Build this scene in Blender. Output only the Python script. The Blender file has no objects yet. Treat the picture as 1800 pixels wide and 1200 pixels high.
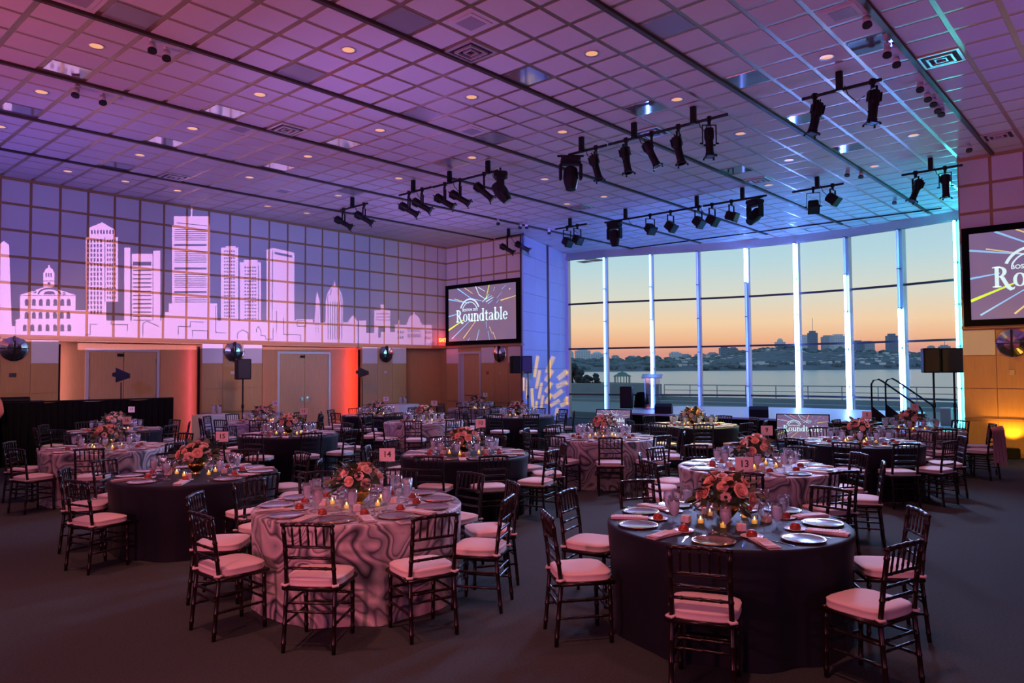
import bpy, math, random
import numpy as np
from mathutils import Vector, Matrix, Euler

random.seed(7)
rng = np.random.RandomState(11)
S = bpy.context.scene
COL = S.collection
PI = math.pi
rad = math.radians

# ------------------------------------------------------------------ camera
FPX, YAW, PIT, ROL, CAMH = 1279.28, 0.732865, 0.0377645, -0.0076673, 1.92
_F = np.array([-math.sin(YAW) * math.cos(PIT), math.cos(YAW) * math.cos(PIT), math.sin(PIT)])
_R = np.array([math.cos(YAW), math.sin(YAW), 0.0])
_U = np.cross(_R, _F)
_R2 = _R * math.cos(ROL) + _U * math.sin(ROL)
_U2 = -_R * math.sin(ROL) + _U * math.cos(ROL)
_C = np.array([0, 0, CAMH])
cd = bpy.data.cameras.new('camera')
cd.sensor_width = 36
cd.lens = FPX / 1800 * 36
cd.clip_start = 0.05
cd.clip_end = 6000
cam = bpy.data.objects.new('camera', cd)
COL.objects.link(cam)
cam.matrix_world = Matrix(((_R2[0], _U2[0], -_F[0], 0), (_R2[1], _U2[1], -_F[1], 0), (_R2[2], _U2[2], -_F[2], CAMH), (0, 0, 0, 1)))
S.camera = cam


def ray(x, y): return _F + _R2 * (x - 900) / FPX + _U2 * (600 - y) / FPX
def atz(x, y, z): d = ray(x, y); return Vector(_C + d * (z - CAMH) / d[2])
def atx(x, y, X): d = ray(x, y); return Vector(_C + d * X / d[0])
def aty(x, y, Y): d = ray(x, y); return Vector(_C + d * Y / d[1])
def atd(x, y, dist): d = ray(x, y); return Vector(_C + d * dist)
def depth(p): return float((np.array(p) - _C) @ _F)
def pix(p): v = np.array(p) - _C; d = v @ _F; return 900 + FPX * (v @ _R2) / d, 600 - FPX * (v @ _U2) / d


# ------------------------------------------------------------------ world sky, exposure
S.view_settings.view_transform = 'Standard'
S.view_settings.look = 'None'
S.view_settings.exposure = 0.0
S.view_settings.gamma = 1.0
S.view_settings.use_curve_mapping = False
W = bpy.data.worlds.new('dusk_sky')
S.world = W
W.use_nodes = True
nt = W.node_tree
bg = nt.nodes['Background']
tc = nt.nodes.new('ShaderNodeTexCoord')
sep = nt.nodes.new('ShaderNodeSeparateXYZ')
ramp = nt.nodes.new('ShaderNodeValToRGB')
mp = nt.nodes.new('ShaderNodeMapRange')
nt.links.new(tc.outputs['Generated'], sep.inputs[0])
nt.links.new(sep.outputs[2], mp.inputs[0])
mp.inputs[1].default_value = -0.02
mp.inputs[2].default_value = 0.38
nt.links.new(mp.outputs[0], ramp.inputs[0])
stops = [(0.0, (0.50, 0.25, 0.25)), (0.10, (0.75, 0.31, 0.24)), (0.14, (0.91, 0.46, 0.26)), (0.195, (0.95, 0.63, 0.38)),
         (0.28, (0.75, 0.70, 0.58)), (0.40, (0.50, 0.68, 0.73)), (0.55, (0.40, 0.60, 0.74)), (1.0, (0.24, 0.40, 0.60))]
e = ramp.color_ramp.elements
while len(e) < len(stops): e.new(0.5)
for k, (p, c) in enumerate(stops):
    e[k].position = p
    e[k].color = (*c, 1)
nt.links.new(ramp.outputs[0], bg.inputs[0])
bg.inputs[1].default_value = 1.05

# ------------------------------------------------------------------ main room lights
XW, YB, ZC, ZR, P = -19.72, 18.29, 6.433, 2.77, 0.61


def light(name, kind, loc, col, power, aim=None, size=0.1, angle=60, blend=0.6, sizey=None, spread=None):
    l = bpy.data.lights.new(name, kind)
    l.color = col
    l.energy = power
    if kind == 'AREA':
        l.size = size
        if sizey: l.shape = 'RECTANGLE'; l.size_y = sizey
        if spread: l.spread = rad(spread)
    else:
        l.shadow_soft_size = size
    if kind == 'SPOT': l.spot_size = rad(angle); l.spot_blend = blend
    o = bpy.data.objects.new(name, l)
    COL.objects.link(o)
    o.location = loc
    if aim is not None: o.rotation_euler = (Vector(aim) - Vector(loc)).to_track_quat('-Z', 'Y').to_euler()
    return o


PINK, SALMON, BLUE, VIOLET, TEAL, AMBER = (1, .17, .27), (1, .27, .23), (.10, .17, 1), (.42, .26, 1), (.0, .75, .85), (1, .50, .05)
# colour wash on the ceiling from uplights along the walls
light('pink_uplight', 'SPOT', (-11, -3.0, 1.6), (1, .17, .36), 1250, (-9.5, 2.5, 6.4), .25, 105, .9)
light('pink_uplight', 'SPOT', (-2.5, -3.0, 1.6), PINK, 1100, (-5, 4, 6.4), .25, 130, .9)
light('pink_uplight', 'SPOT', (4.5, 1.0, 1.6), (.9, .22, .55), 330, (-1.5, 5, 6.4), .25, 120, .9)
light('violet_uplight', 'SPOT', (-17.5, 1.0, 1.9), (.25, .14, 1), 700, (-15, 7, 6.4), .25, 110, .9)
light('violet_uplight', 'SPOT', (-9.5, 6.0, 2.2), (.42, .22, 1), 420, (-9.5, 9, 6.4), .25, 130, .9)
light('violet_uplight', 'SPOT', (-15.8, 14.5, 2.2), (.42, .24, 1), 330, (-14.5, 14, 6.4), .25, 110, .9)
light('violet_uplight', 'SPOT', (1.5, 12, 2.2), (.45, .2, .9), 420, (-1, 12.5, 6.4), .25, 120, .9)
light('blue_uplight', 'SPOT', (-10.5, 18.6, 1.2), BLUE, 1000, (-10.0, 21, 6.4), .25, 120, .9)
light('blue_uplight', 'SPOT', (-15.0, 21.2, 1.2), BLUE, 220, (-15.2, 20, 6.4), .2, 110, .9)
light('teal_uplight', 'SPOT', (-3.9, 21.0, 1.2), TEAL, 200, (-5.0, 19.5, 6.4), .15, 110, .9)
# salmon light over the dining tables
for (x, y, pw) in [(-5.2, 1.2, 420), (-8.6, 1.6, 300), (-1.6, 2.2, 420), (-6.5, 5.2, 260), (-3.0, 6.4, 300), (-12.0, 3.2, 300),
                   (-11.0, 7.0, 260), (-6.8, 8.6, 260), (-14.5, 7.2, 200), (-13.0, 11.0, 220), (-3.2, 10.6, 260), (-11.5, 12.6, 150), (-3.4, 13.6, 150)]:
    light('salmon_downlight', 'SPOT', (x, y, 5.75), SALMON, pw, (x - .25, y + .5, 0), .12, 75, .8)
# cool light from the stage side over glassware
light('cool_backlight', 'SPOT', (-9.0, 17.2, 5.6), (.42, .5, 1), 2400, (-8.0, 9.0, .7), .45, 85, .8)
light('cool_backlight', 'SPOT', (-5.0, 16.4, 5.6), (.42, .52, 1), 2100, (-2.6, 7.0, .7), .45, 75, .8)
light('cool_backlight', 'SPOT', (-13.0, 16.0, 5.6), (.42, .5, 1), 900, (-13.0, 9.0, .7), .45, 75, .8)
# violet wash on the panelled side wall
light('violet_wall_wash', 'SPOT', (-9.5, 1.0, 3.4), (.22, .21, 1), 1080, (XW, 8.5, 4.9), .2, 62, .8)
light('violet_wall_wash', 'SPOT', (-10.0, 7.0, 3.4), (.24, .26, 1), 1300, (XW, 13.5, 4.9), .2, 62, .8)
light('rose_wall_wash', 'SPOT', (-9.0, -1.0, 3.2), (1, .22, .30), 60, (XW, 7.0, 3.6), .2, 60, .9)
light('warm_wall_wash', 'SPOT', (-13.0, 2.0, 4.2), (1, .46, .22), 620, (XW, 7.5, 1.0), .2, 58, .8)
light('warm_wall_wash', 'SPOT', (-13.5, 8.5, 4.2), (1, .48, .28), 480, (XW, 12.8, 1.0), .2, 58, .8)
light('warm_wall_wash', 'SPOT', (-14.5, 12.0, 4.2), (1, .42, .20), 65, (-19, 18.0, 1.2), .2, 75, .8)
light('amber_wall_wash', 'SPOT', (-1.2, 15.6, .35), AMBER, 130, (-2.4, 18.29, 1.2), .1, 100, .8)
light('amber_wall_wash', 'SPOT', (-4.6, 15.2, 4.6), (1, .62, .05), 260, (-2.9, 18.29, 1.9), .1, 38, .6)
light('yellow_table_spot', 'SPOT', (-6.2, 16.2, 5.7), (1, .80, .02), 2600, (-7.15, 13.4, .76), .06, 20, .4)
light('stage_wash', 'SPOT', (-9.5, 17.0, 5.6), (.30, .25, 1), 900, (-9.5, 21.5, .5), .15, 75, .8)
light('rust_wall_wash', 'SPOT', (-14.0, 12.0, 4.6), (1, .42, .22), 260, (-18.8, 18.29, 4.0), .15, 62, .9)

# ------------------------------------------------------------------ materials
MATS = {}


def new_mat(name):
    m = bpy.data.materials.new(name)
    m.use_nodes = True
    MATS[name] = m
    return m, m.node_tree, m.node_tree.nodes['Principled BSDF']


def mat(name, col, rough=.55, metal=0, var=.10, scale=14, bump=0, bscale=None, emit=0, ecol=None, coat=0, spec=.5, stretch=None, sheen=0):
    m, t, b = new_mat(name)
    n = t.nodes.new('ShaderNodeTexNoise')
    tcn = t.nodes.new('ShaderNodeTexCoord')
    src = tcn.outputs['Object']
    if stretch:
        mpn = t.nodes.new('ShaderNodeMapping')
        mpn.inputs['Scale'].default_value = stretch
        t.links.new(src, mpn.inputs[0])
        src = mpn.outputs[0]
    n.inputs['Scale'].default_value = scale
    n.inputs['Detail'].default_value = 4
    t.links.new(src, n.inputs['Vector'])
    mx = t.nodes.new('ShaderNodeMix')
    mx.data_type = 'RGBA'
    t.links.new(n.outputs['Fac'], mx.inputs[0])
    mx.inputs[6].default_value = (*[c * (1 - var) for c in col], 1)
    mx.inputs[7].default_value = (*[min(1, c * (1 + var)) for c in col], 1)
    t.links.new(mx.outputs[2], b.inputs['Base Color'])
    b.inputs['Roughness'].default_value = rough
    b.inputs['Metallic'].default_value = metal
    b.inputs['Specular IOR Level'].default_value = spec
    b.inputs['Coat Weight'].default_value = coat
    b.inputs['Coat Roughness'].default_value = .2
    if sheen: b.inputs['Sheen Weight'].default_value = sheen
    if bump:
        n2 = t.nodes.new('ShaderNodeTexNoise')
        n2.inputs['Scale'].default_value = bscale or scale * 4
        t.links.new(src, n2.inputs['Vector'])
        bp = t.nodes.new('ShaderNodeBump')
        bp.inputs['Strength'].default_value = bump
        bp.inputs['Distance'].default_value = .01
        t.links.new(n2.outputs['Fac'], bp.inputs['Height'])
        t.links.new(bp.outputs[0], b.inputs['Normal'])
    if emit:
        if ecol: b.inputs['Emission Color'].default_value = (*ecol, 1)
        else: t.links.new(mx.outputs[2], b.inputs['Emission Color'])
        b.inputs['Emission Strength'].default_value = emit
    return m


def thin_glass(name, tint=(1, 1, 1), gloss=.10, rough=.02, edge=.35):
    m, t, b = new_mat(name)
    t.nodes.remove(b)
    out = t.nodes['Material Output']
    tr = t.nodes.new('ShaderNodeBsdfTransparent')
    tr.inputs[0].default_value = (*tint, 1)
    gl = t.nodes.new('ShaderNodeBsdfGlossy')
    gl.inputs['Roughness'].default_value = rough
    lw = t.nodes.new('ShaderNodeLayerWeight')
    lw.inputs[0].default_value = edge
    mr = t.nodes.new('ShaderNodeMapRange')
    mr.inputs[3].default_value = gloss * .4
    mr.inputs[4].default_value = min(1, gloss * 5)
    t.links.new(lw.outputs['Facing'], mr.inputs[0])
    mx = t.nodes.new('ShaderNodeMixShader')
    t.links.new(mr.outputs[0], mx.inputs[0])
    t.links.new(tr.outputs[0], mx.inputs[1])
    t.links.new(gl.outputs[0], mx.inputs[2])
    t.links.new(mx.outputs[0], out.inputs[0])
    return m


mat('carpet', (.056, .074, .073), .95, var=.45, scale=60, bump=.5, bscale=220, spec=.1)
mat('tile', (.52, .50, .50), .75, var=.03, scale=9, bump=.06, bscale=160)
mat('grid_metal', (.46, .34, .25), .33, metal=.85, var=.12, scale=3, spec=.9)
mat('rail_brown', (.045, .028, .02), .5, var=.2)
mat('mirror_tile', (.62, .62, .66), .06, metal=.85, var=.04, scale=1.5)
mat('lens_tile', (.30, .31, .34), .25, metal=.3, var=.06, scale=3)
mat('fabric_panel', (.60, .58, .60), .9, var=.04, scale=30, bump=.1, bscale=300)
mat('wood_strip', (.36, .20, .085), .42, var=.2, scale=6, stretch=(1, 1, 8))
mat('maple', (.44, .25, .10), .40, var=.16, scale=5, stretch=(6, 6, .6))
mat('maple_door', (.47, .28, .13), .38, var=.18, scale=5, stretch=(7, 7, .5))
mat('rail_wood', (.30, .16, .07), .4, var=.2, scale=5)
mat('door_frame', (.52, .50, .54), .4, metal=.3, var=.05)
mat('hinge_steel', (.25, .25, .26), .3, metal=1)
mat('pillar_panel', (.40, .39, .50), .7, var=.05, scale=5, bump=.05)
mat('dark_slot', (.035, .028, .025), .6)
mat('mullion_metal', (.42, .43, .47), .35, metal=.5, var=.06)
mat('mullion_dark', (.02, .02, .024), .4)
mat('post_white', (.80, .82, .85), .22, metal=.15, var=.03)
thin_glass('window_glass', (.95, .98, .985), .012, .35, .3)
thin_glass('clear_glass', (.975, .975, .995), .17, .05, .45)
thin_glass('acrylic', (.82, .84, .95), .14, .05, .4)
mat('stage_top', (.42, .42, .47), .35, var=.08, scale=4)
mat('black_drape', (.006, .006, .007), .95, var=.3, scale=8, spec=.05)
mat('black_metal', (.008, .008, .009), .45, var=.3, spec=.2)
mat('black_box', (.009, .009, .010), .6, var=.25, bump=.1, bscale=400, spec=.2)
mat('gel_glass', (.02, .05, .05), .1, var=.2)
mat('chair_wood', (.011, .0055, .004), .30, var=.25, scale=20, coat=.12, spec=.4)
mat('cushion', (.74, .66, .63), .75, var=.04, scale=16, bump=.08, bscale=250, sheen=.2)
mat('navy_cloth', (.0075, .010, .019), .6, var=.15, scale=6, sheen=.05, spec=.2)
mat('white_cloth', (.70, .70, .74), .8, var=.05, scale=5)
mat('napkin', (.66, .60, .58), .8, var=.05, scale=30, bump=.1)
mat('napkin_grey', (.30, .31, .35), .8, var=.08, scale=20)
mat('paper', (.74, .66, .62), .7, var=.03)
mat('ink', (.02, .02, .025), .6)
mat('gold', (.78, .43, .10), .22, metal=1, var=.1)
mat('silver', (.72, .72, .74), .16, metal=1, var=.05)
mat('charger', (.42, .42, .46), .12, metal=.55, var=.1, scale=8)
mat('gold_rim', (.62, .40, .18), .25, metal=.9)
mat('china', (.70, .66, .62), .2, var=.03)
mat('dessert', (.30, .036, .012), .3, var=.25, scale=30, coat=.4)
mat('rose_petal', (.82, .50, .38), .65, var=.14, scale=25)
mat('rose_cream', (.84, .62, .50), .65, var=.12, scale=25)
mat('anemone_centre', (.012, .01, .016), .6)
mat('leaf', (.045, .085, .03), .5, var=.4, scale=12)
mat('leaf_grey', (.10, .125, .085), .55, var=.3, scale=12)
mat('stem', (.05, .08, .025), .6)
mat('wax', (.85, .55, .22), .5, emit=.8, ecol=(1, .42, .08))
mat('flame', (1, .6, .15), .5, emit=14, ecol=(1, .50, .12))
mat('lamp_lens', (.35, .22, .12), .3, var=.25, scale=60, emit=.75, ecol=(1, .50, .22))
mat('lamp_trim', (.6, .58, .6), .3, metal=.6)
mat('grille', (.28, .27, .30), .6, var=.1, scale=80)
mat('vent_black', (.01, .01, .012), .6)
mat('exit_red', (.5, .02, .02), .4, emit=1.6, ecol=(1, .06, .03))
mat('exit_letters', (1, .5, .1), .4, emit=3, ecol=(1, .36, .08))
mat('screen_text', (.7, .95, .95), .5, emit=.85, ecol=(.62, .95, .93))
mat('streak_blue', (.3, .6, .9), .5, emit=.8, ecol=(.28, .62, .95))
mat('streak_yellow', (.8, .7, .3), .5, emit=.75, ecol=(.82, .66, .25))
mat('streak_lime', (.7, .9, .1), .5, emit=.9, ecol=(.62, .95, .05))
mat('streak_orange', (.9, .4, .2), .5, emit=.9, ecol=(1, .36, .16))
mat('shawl', (.72, .45, .42), .8, var=.08, scale=18, bump=.1)
mat('shirt', (.75, .22, .16), .8, var=.08)
mat('trousers', (.02, .02, .024), .8)
mat('skin', (.55, .32, .24), .5)
mat('hair', (.02, .014, .01), .5)
mat('steel_bucket', (.75, .75, .78), .12, metal=1)
mat('terrace', (.20, .25, .26), .8, var=.08, scale=1.5)
mat('terrace_floor', (.16, .20, .21), .8, var=.08)
mat('rail_grey', (.22, .26, .27), .5, metal=.3)
mat('gazebo_green', (.08, .20, .17), .6)
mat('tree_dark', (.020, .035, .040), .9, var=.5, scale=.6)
mat('hill_green_haze', (.10, .14, .17), .95, var=.45, scale=.03)  # green lightened and blued: distance haze put into the colour
mat('far_tree', (.10, .15, .165), .95, var=.5, scale=.05)  # foliage colour carries painted-in haze, paler and bluer than real leaves
mat('house_pale_haze', (.80, .82, .86), .9, var=.5, scale=.02)  # pale walls, lightened further to stand for haze
mat('plastic_white', (.55, .55, .55), .5)
mat('plastic_tan', (.50, .40, .32), .6)
mat('plastic_red', (.40, .04, .05), .5)
mat('sconce_mirror', (.75, .74, .76), .10, metal=1, var=.05, scale=2)
mat('sconce_dark', (.10, .09, .10), .25, metal=.8)
mat('power_cable', (.01, .01, .01), .6)


def water_mat():
    m, t, b = new_mat('bay_water')
    b.inputs['Base Color'].default_value = (.16, .26, .30, 1)
    b.inputs['Roughness'].default_value = .22
    tcn = t.nodes.new('ShaderNodeTexCoord')
    mpn = t.nodes.new('ShaderNodeMapping')
    mpn.inputs['Scale'].default_value = (.35, .12, 1)
    n = t.nodes.new('ShaderNodeTexNoise')
    n.inputs['Scale'].default_value = 1.0
    n.inputs['Detail'].default_value = 5
    t.links.new(tcn.outputs['Object'], mpn.inputs[0])
    t.links.new(mpn.outputs[0], n.inputs[0])
    bp = t.nodes.new('ShaderNodeBump')
    bp.inputs['Strength'].default_value = .9
    bp.inputs['Distance'].default_value = .5
    t.links.new(n.outputs['Fac'], bp.inputs['Height'])
    t.links.new(bp.outputs[0], b.inputs['Normal'])


water_mat()


def ice_mat():
    m, t, b = new_mat('water_in_glass')
    b.inputs['Base Color'].default_value = (.85, .86, 1, 1)
    b.inputs['Roughness'].default_value = .12
    n = t.nodes.new('ShaderNodeTexNoise')
    n.inputs['Scale'].default_value = 70
    tr = t.nodes.new('ShaderNodeBsdfTranslucent')
    tr.inputs[0].default_value = (1, 1, 1, 1)
    mr = t.nodes.new('ShaderNodeMapRange')
    mr.inputs[3].default_value = .3
    mr.inputs[4].default_value = .7
    t.links.new(n.outputs['Fac'], mr.inputs[0])
    mx = t.nodes.new('ShaderNodeMixShader')
    t.links.new(mr.outputs[0], mx.inputs[0])
    t.links.new(b.outputs[0], mx.inputs[1])
    t.links.new(tr.outputs[0], mx.inputs[2])
    t.links.new(mx.outputs[0], t.nodes['Material Output'].inputs[0])


ice_mat()


def marble_mat():
    m, t, b = new_mat('marbled_cloth')
    tcn = t.nodes.new('ShaderNodeTexCoord')
    wp = t.nodes.new('ShaderNodeTexNoise')
    wp.inputs['Scale'].default_value = 1.5
    wp.inputs['Detail'].default_value = 1.5
    t.links.new(tcn.outputs['Object'], wp.inputs['Vector'])
    ma = t.nodes.new('ShaderNodeVectorMath')
    ma.operation = 'MULTIPLY_ADD'
    ma.inputs[1].default_value = (1.9, 1.9, 1.9)
    t.links.new(wp.outputs['Color'], ma.inputs[0])
    t.links.new(tcn.outputs['Object'], ma.inputs[2])
    n0 = t.nodes.new('ShaderNodeTexNoise')
    n0.inputs['Scale'].default_value = 1.25
    n0.inputs['Detail'].default_value = 1.0
    t.links.new(ma.outputs[0], n0.inputs['Vector'])
    mul = t.nodes.new('ShaderNodeMath')
    mul.operation = 'MULTIPLY'
    mul.inputs[1].default_value = 8.0
    fr = t.nodes.new('ShaderNodeMath')
    fr.operation = 'FRACT'
    t.links.new(n0.outputs['Fac'], mul.inputs[0])
    t.links.new(mul.outputs[0], fr.inputs[0])
    r = t.nodes.new('ShaderNodeValToRGB')
    st = [(0, (.46, .43, .44)), (.16, (.60, .56, .56)), (.27, (.22, .22, .26)), (.35, (.018, .018, .03)), (.46, (.26, .26, .31)), (.60, (.64, .60, .58)),
          (.72, (.40, .39, .42)), (.78, (.06, .06, .085)), (.84, (.34, .33, .37)), (1, (.46, .43, .44))]
    el = r.color_ramp.elements
    while len(el) < len(st): el.new(.5)
    for k, (p, c) in enumerate(st): el[k].position = p; el[k].color = (*c, 1)
    t.links.new(fr.outputs[0], r.inputs[0])
    t.links.new(r.outputs[0], b.inputs['Base Color'])
    b.inputs['Roughness'].default_value = .5
    b.inputs['Sheen Weight'].default_value = .2


marble_mat()
for nm_, c_ in (('blue_gel', (.07, .045, .36)), ('gold_gel', (.95, .52, .03))):
    m_, t_, b_ = new_mat(nm_)
    tr_ = t_.nodes.new('ShaderNodeBsdfTransparent')
    tr_.inputs[0].default_value = (*c_, 1)
    t_.links.new(tr_.outputs[0], t_.nodes['Material Output'].inputs[0])


def screen_mat():
    m, t, b = new_mat('screen_image')
    tcn = t.nodes.new('ShaderNodeTexCoord')
    n = t.nodes.new('ShaderNodeTexNoise')
    n.inputs['Scale'].default_value = .9
    t.links.new(tcn.outputs['Object'], n.inputs[0])
    r = t.nodes.new('ShaderNodeValToRGB')
    r.color_ramp.elements[0].position = .35
    r.color_ramp.elements[0].color = (.17, .11, .24, 1)
    r.color_ramp.elements[1].position = .65
    r.color_ramp.elements[1].color = (.22, .125, .20, 1)
    t.links.new(n.outputs['Fac'], r.inputs[0])
    b.inputs['Base Color'].default_value = (.05, .05, .05, 1)
    b.inputs['Roughness'].default_value = .6
    t.links.new(r.outputs[0], b.inputs['Emission Color'])
    b.inputs['Emission Strength'].default_value = 1.0


screen_mat()


def tower_mat(name, c0, c1):
    m, t, b = new_mat(name)
    tcn = t.nodes.new('ShaderNodeTexCoord')
    br = t.nodes.new('ShaderNodeTexBrick')
    br.inputs['Scale'].default_value = 1
    br.offset = 0
    br.inputs['Brick Width'].default_value = 5
    br.inputs['Row Height'].default_value = 4
    br.inputs['Mortar Size'].default_value = .9
    br.inputs['Color1'].default_value = (*c1, 1)
    br.inputs['Color2'].default_value = (*[c * .9 for c in c1], 1)
    br.inputs['Mortar'].default_value = (*c0, 1)
    mpn = t.nodes.new('ShaderNodeMapping')
    mpn.inputs['Rotation'].default_value = (rad(90), 0, 0)
    t.links.new(tcn.outputs['Object'], mpn.inputs[0])
    t.links.new(mpn.outputs[0], br.inputs[0])
    t.links.new(br.outputs[0], b.inputs['Base Color'])
    b.inputs['Roughness'].default_value = .7


tower_mat('tower_pale_haze', (.66, .72, .80), (.46, .54, .64))  # tower colours below have the distance haze mixed in, paler and bluer
tower_mat('tower_grey_haze', (.42, .47, .56), (.30, .36, .46))
tower_mat('tower_blue_haze', (.20, .27, .38), (.14, .20, .30))


# ------------------------------------------------------------------ mesh helpers
class MB:
    def __init__(s): s.v = []; s.f = []; s.mi = []; s.cur = 0

    def add(s, vs, fs):
        o = len(s.v)
        s.v += [tuple(v) for v in vs]
        s.f += [tuple(i + o for i in f) for f in fs]
        s.mi += [s.cur] * len(fs)

    def box(s, x0, y0, z0, x1, y1, z1, M=None):
        vs = [Vector(p) for p in ((x0, y0, z0), (x1, y0, z0), (x1, y1, z0), (x0, y1, z0), (x0, y0, z1), (x1, y0, z1), (x1, y1, z1), (x0, y1, z1))]
        if M: vs = [M @ v for v in vs]
        s.add(vs, [(0, 3, 2, 1), (4, 5, 6, 7), (0, 1, 5, 4), (1, 2, 6, 5), (2, 3, 7, 6), (3, 0, 4, 7)])
        return s

    def bev(s, x0, y0, z0, x1, y1, z1, b=.01):          # box with chamfered vertical edges and top/bottom rim
        o = [(x0 + b, y0), (x1 - b, y0), (x1, y0 + b), (x1, y1 - b), (x1 - b, y1), (x0 + b, y1), (x0, y1 - b), (x0, y0 + b)]
        cx, cy = (x0 + x1) / 2, (y0 + y1) / 2
        sx, sy = 1 - 2 * b / max(1e-6, x1 - x0), 1 - 2 * b / max(1e-6, y1 - y0)
        i = [(cx + (x - cx) * sx, cy + (y - cy) * sy) for x, y in o]
        rings = [[(*p, z0) for p in i], [(*p, z0 + b) for p in o], [(*p, z1 - b) for p in o], [(*p, z1) for p in i]]
        s.loft(rings, True, True)
        return s

    def loft(s, rings, cap0=False, cap1=False, closed=True):
        n = len(rings[0])
        vs = [p for r in rings for p in r]
        fs = []
        for k in range(len(rings) - 1):
            for i in range(n if closed else n - 1):
                j = (i + 1) % n
                fs.append((k * n + i, k * n + j, (k + 1) * n + j, (k + 1) * n + i))
        if cap0: fs.append(tuple(reversed(range(n))))
        if cap1: fs.append(tuple((len(rings) - 1) * n + i for i in range(n)))
        s.add(vs, fs)
        return s

    def lathe(s, prof, n=16, cx=0, cy=0, M=None, cap=True):
        rings = []
        for r, z in prof:
            ring = [Vector((cx + r * math.cos(2 * PI * i / n), cy + r * math.sin(2 * PI * i / n), z)) for i in range(n)]
            if M: ring = [M @ p for p in ring]
            rings.append(ring)
        s.loft(rings, cap and prof[0][0] > 1e-5, cap and prof[-1][0] > 1e-5)
        return s

    def tube(s, pts, r, n=8, cap=True):
        pts = [Vector(p) for p in pts]
        rs = r if isinstance(r, (list, tuple)) else [r] * len(pts)
        rings = []
        t0 = (pts[1] - pts[0]).normalized()
        up = Vector((0, 0, 1)) if abs(t0.z) < .9 else Vector((1, 0, 0))
        for k, p in enumerate(pts):
            a = pts[max(0, k - 1)]
            b = pts[min(len(pts) - 1, k + 1)]
            t = (b - a).normalized()
            u = t.cross(up)
            u = u.normalized() if u.length > 1e-4 else Vector((1, 0, 0))
            w = u.cross(t).normalized()
            rings.append([p + (u * math.cos(2 * PI * i / n) + w * math.sin(2 * PI * i / n)) * rs[k] for i in range(n)])
        s.loft(rings, cap, cap)
        return s

    def mesh(s, name, mats, smooth=False):
        m = bpy.data.meshes.new(name)
        m.from_pydata(s.v, [], s.f)
        for k in (mats if isinstance(mats, (list, tuple)) else [mats]): m.materials.append(MATS[k])
        if any(s.mi): m.polygons.foreach_set('material_index', s.mi)
        if smooth: m.polygons.foreach_set('use_smooth', [True] * len(m.polygons))
        m.update()
        return m


def put(name, me, parent=None, loc=None, rz=None, rot=None, scale=None):
    o = bpy.data.objects.new(name, me)
    COL.objects.link(o)
    if parent: o.parent = parent
    if loc is not None: o.location = loc
    if rz is not None: o.rotation_euler = (0, 0, rz)
    if rot is not None: o.rotation_euler = rot
    if scale is not None: o.scale = scale if isinstance(scale, (tuple, list, Vector)) else (scale,) * 3
    return o


def tag(o, label, cat, group=None, kind=None):
    if label: o['label'] = label
    if cat: o['category'] = cat
    if group: o['group'] = group
    if kind: o['kind'] = kind
    return o


def thing(name, label, cat, loc=(0, 0, 0), rz=0, group=None):
    return tag(put(name, None, None, loc, rz), label, cat, group)


def struct(o): o['kind'] = 'structure'; return o


def text_mesh(txt, size, matn, extrude=.0, bold=.0):
    c = bpy.data.curves.new('lettering', 'FONT')
    c.body = txt
    c.size = size
    c.align_x = 'CENTER'
    c.align_y = 'CENTER'
    c.extrude = extrude
    c.offset = bold
    c.resolution_u = 3
    o = bpy.data.objects.new('lettering', c)
    COL.objects.link(o)
    dg = bpy.context.evaluated_depsgraph_get()
    me = bpy.data.meshes.new_from_object(o.evaluated_get(dg))
    bpy.data.objects.remove(o)
    me.materials.clear()
    me.materials.append(MATS[matn])
    return me


UN = 'first second third fourth fifth sixth seventh eighth ninth tenth eleventh twelfth thirteenth fourteenth fifteenth sixteenth seventeenth eighteenth nineteenth'.split()


def nth(n):
    if n < 20: return UN[n - 1]
    if n % 10 == 0: return {2: 'twentieth', 3: 'thirtieth', 4: 'fortieth'}[n // 10]
    return {2: 'twenty', 3: 'thirty', 4: 'forty'}[n // 10] + '-' + UN[n % 10 - 1]


ORD = ['first', 'second', 'third', 'fourth', 'fifth', 'sixth', 'seventh', 'eighth', 'ninth', 'tenth']


# ------------------------------------------------------------------ floor and shell
fl = MB().box(XW - .6, -6.3, -.2, 9.4, 26.2, 0).mesh('floor', 'carpet')
struct(put('floor', fl))['label'] = 'dark charcoal carpet floor'
XR, YREAR = 9.0, -6.0
struct(put('wall_right', MB().box(XR, -6.3, 0, XR + .3, YB + .3, ZC).mesh('wall_right', 'fabric_panel')))
struct(put('wall_rear', MB().box(XW, YREAR - .3, 0, XR, YREAR, ZC).mesh('wall_rear', 'fabric_panel')))
Y2 = 3.230          # a ceiling bar / wall stile passes here; pitch P
XRAIL = -9.96       # a thick ceiling rail passes here; every 4 P
cols = [Y2 + P * i for i in range(0, 26)]


def wall_panels(par, fixed, lines, axis, rows, gap=.062, sgn=1, first=None, name='wall_panel'):
    """fabric panels between the stiles; axis 'x' = wall plane X=fixed (panels run along Y)"""
    for a, b in zip(lines[:-1], lines[1:]):
        w = b - a - gap
        for r in range(rows):
            z0 = ZR + P * r + gap / 2
            h = P - gap
            key = ('wp', round(w, 3), axis)
            if key not in wall_panels.c:
                m = MB()
                if axis == 'x': m.box(-.015, -w / 2, 0, .012, w / 2, h)
                else: m.box(-w / 2, -.012, 0, w / 2, .015, h)
                wall_panels.c[key] = m.mesh('wall_panel', 'fabric_panel')
            loc = (fixed, (a + b) / 2, z0) if axis == 'x' else ((a + b) / 2, fixed, z0)
            put(name, wall_panels.c[key], par, loc)


wall_panels.c = {}
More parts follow.
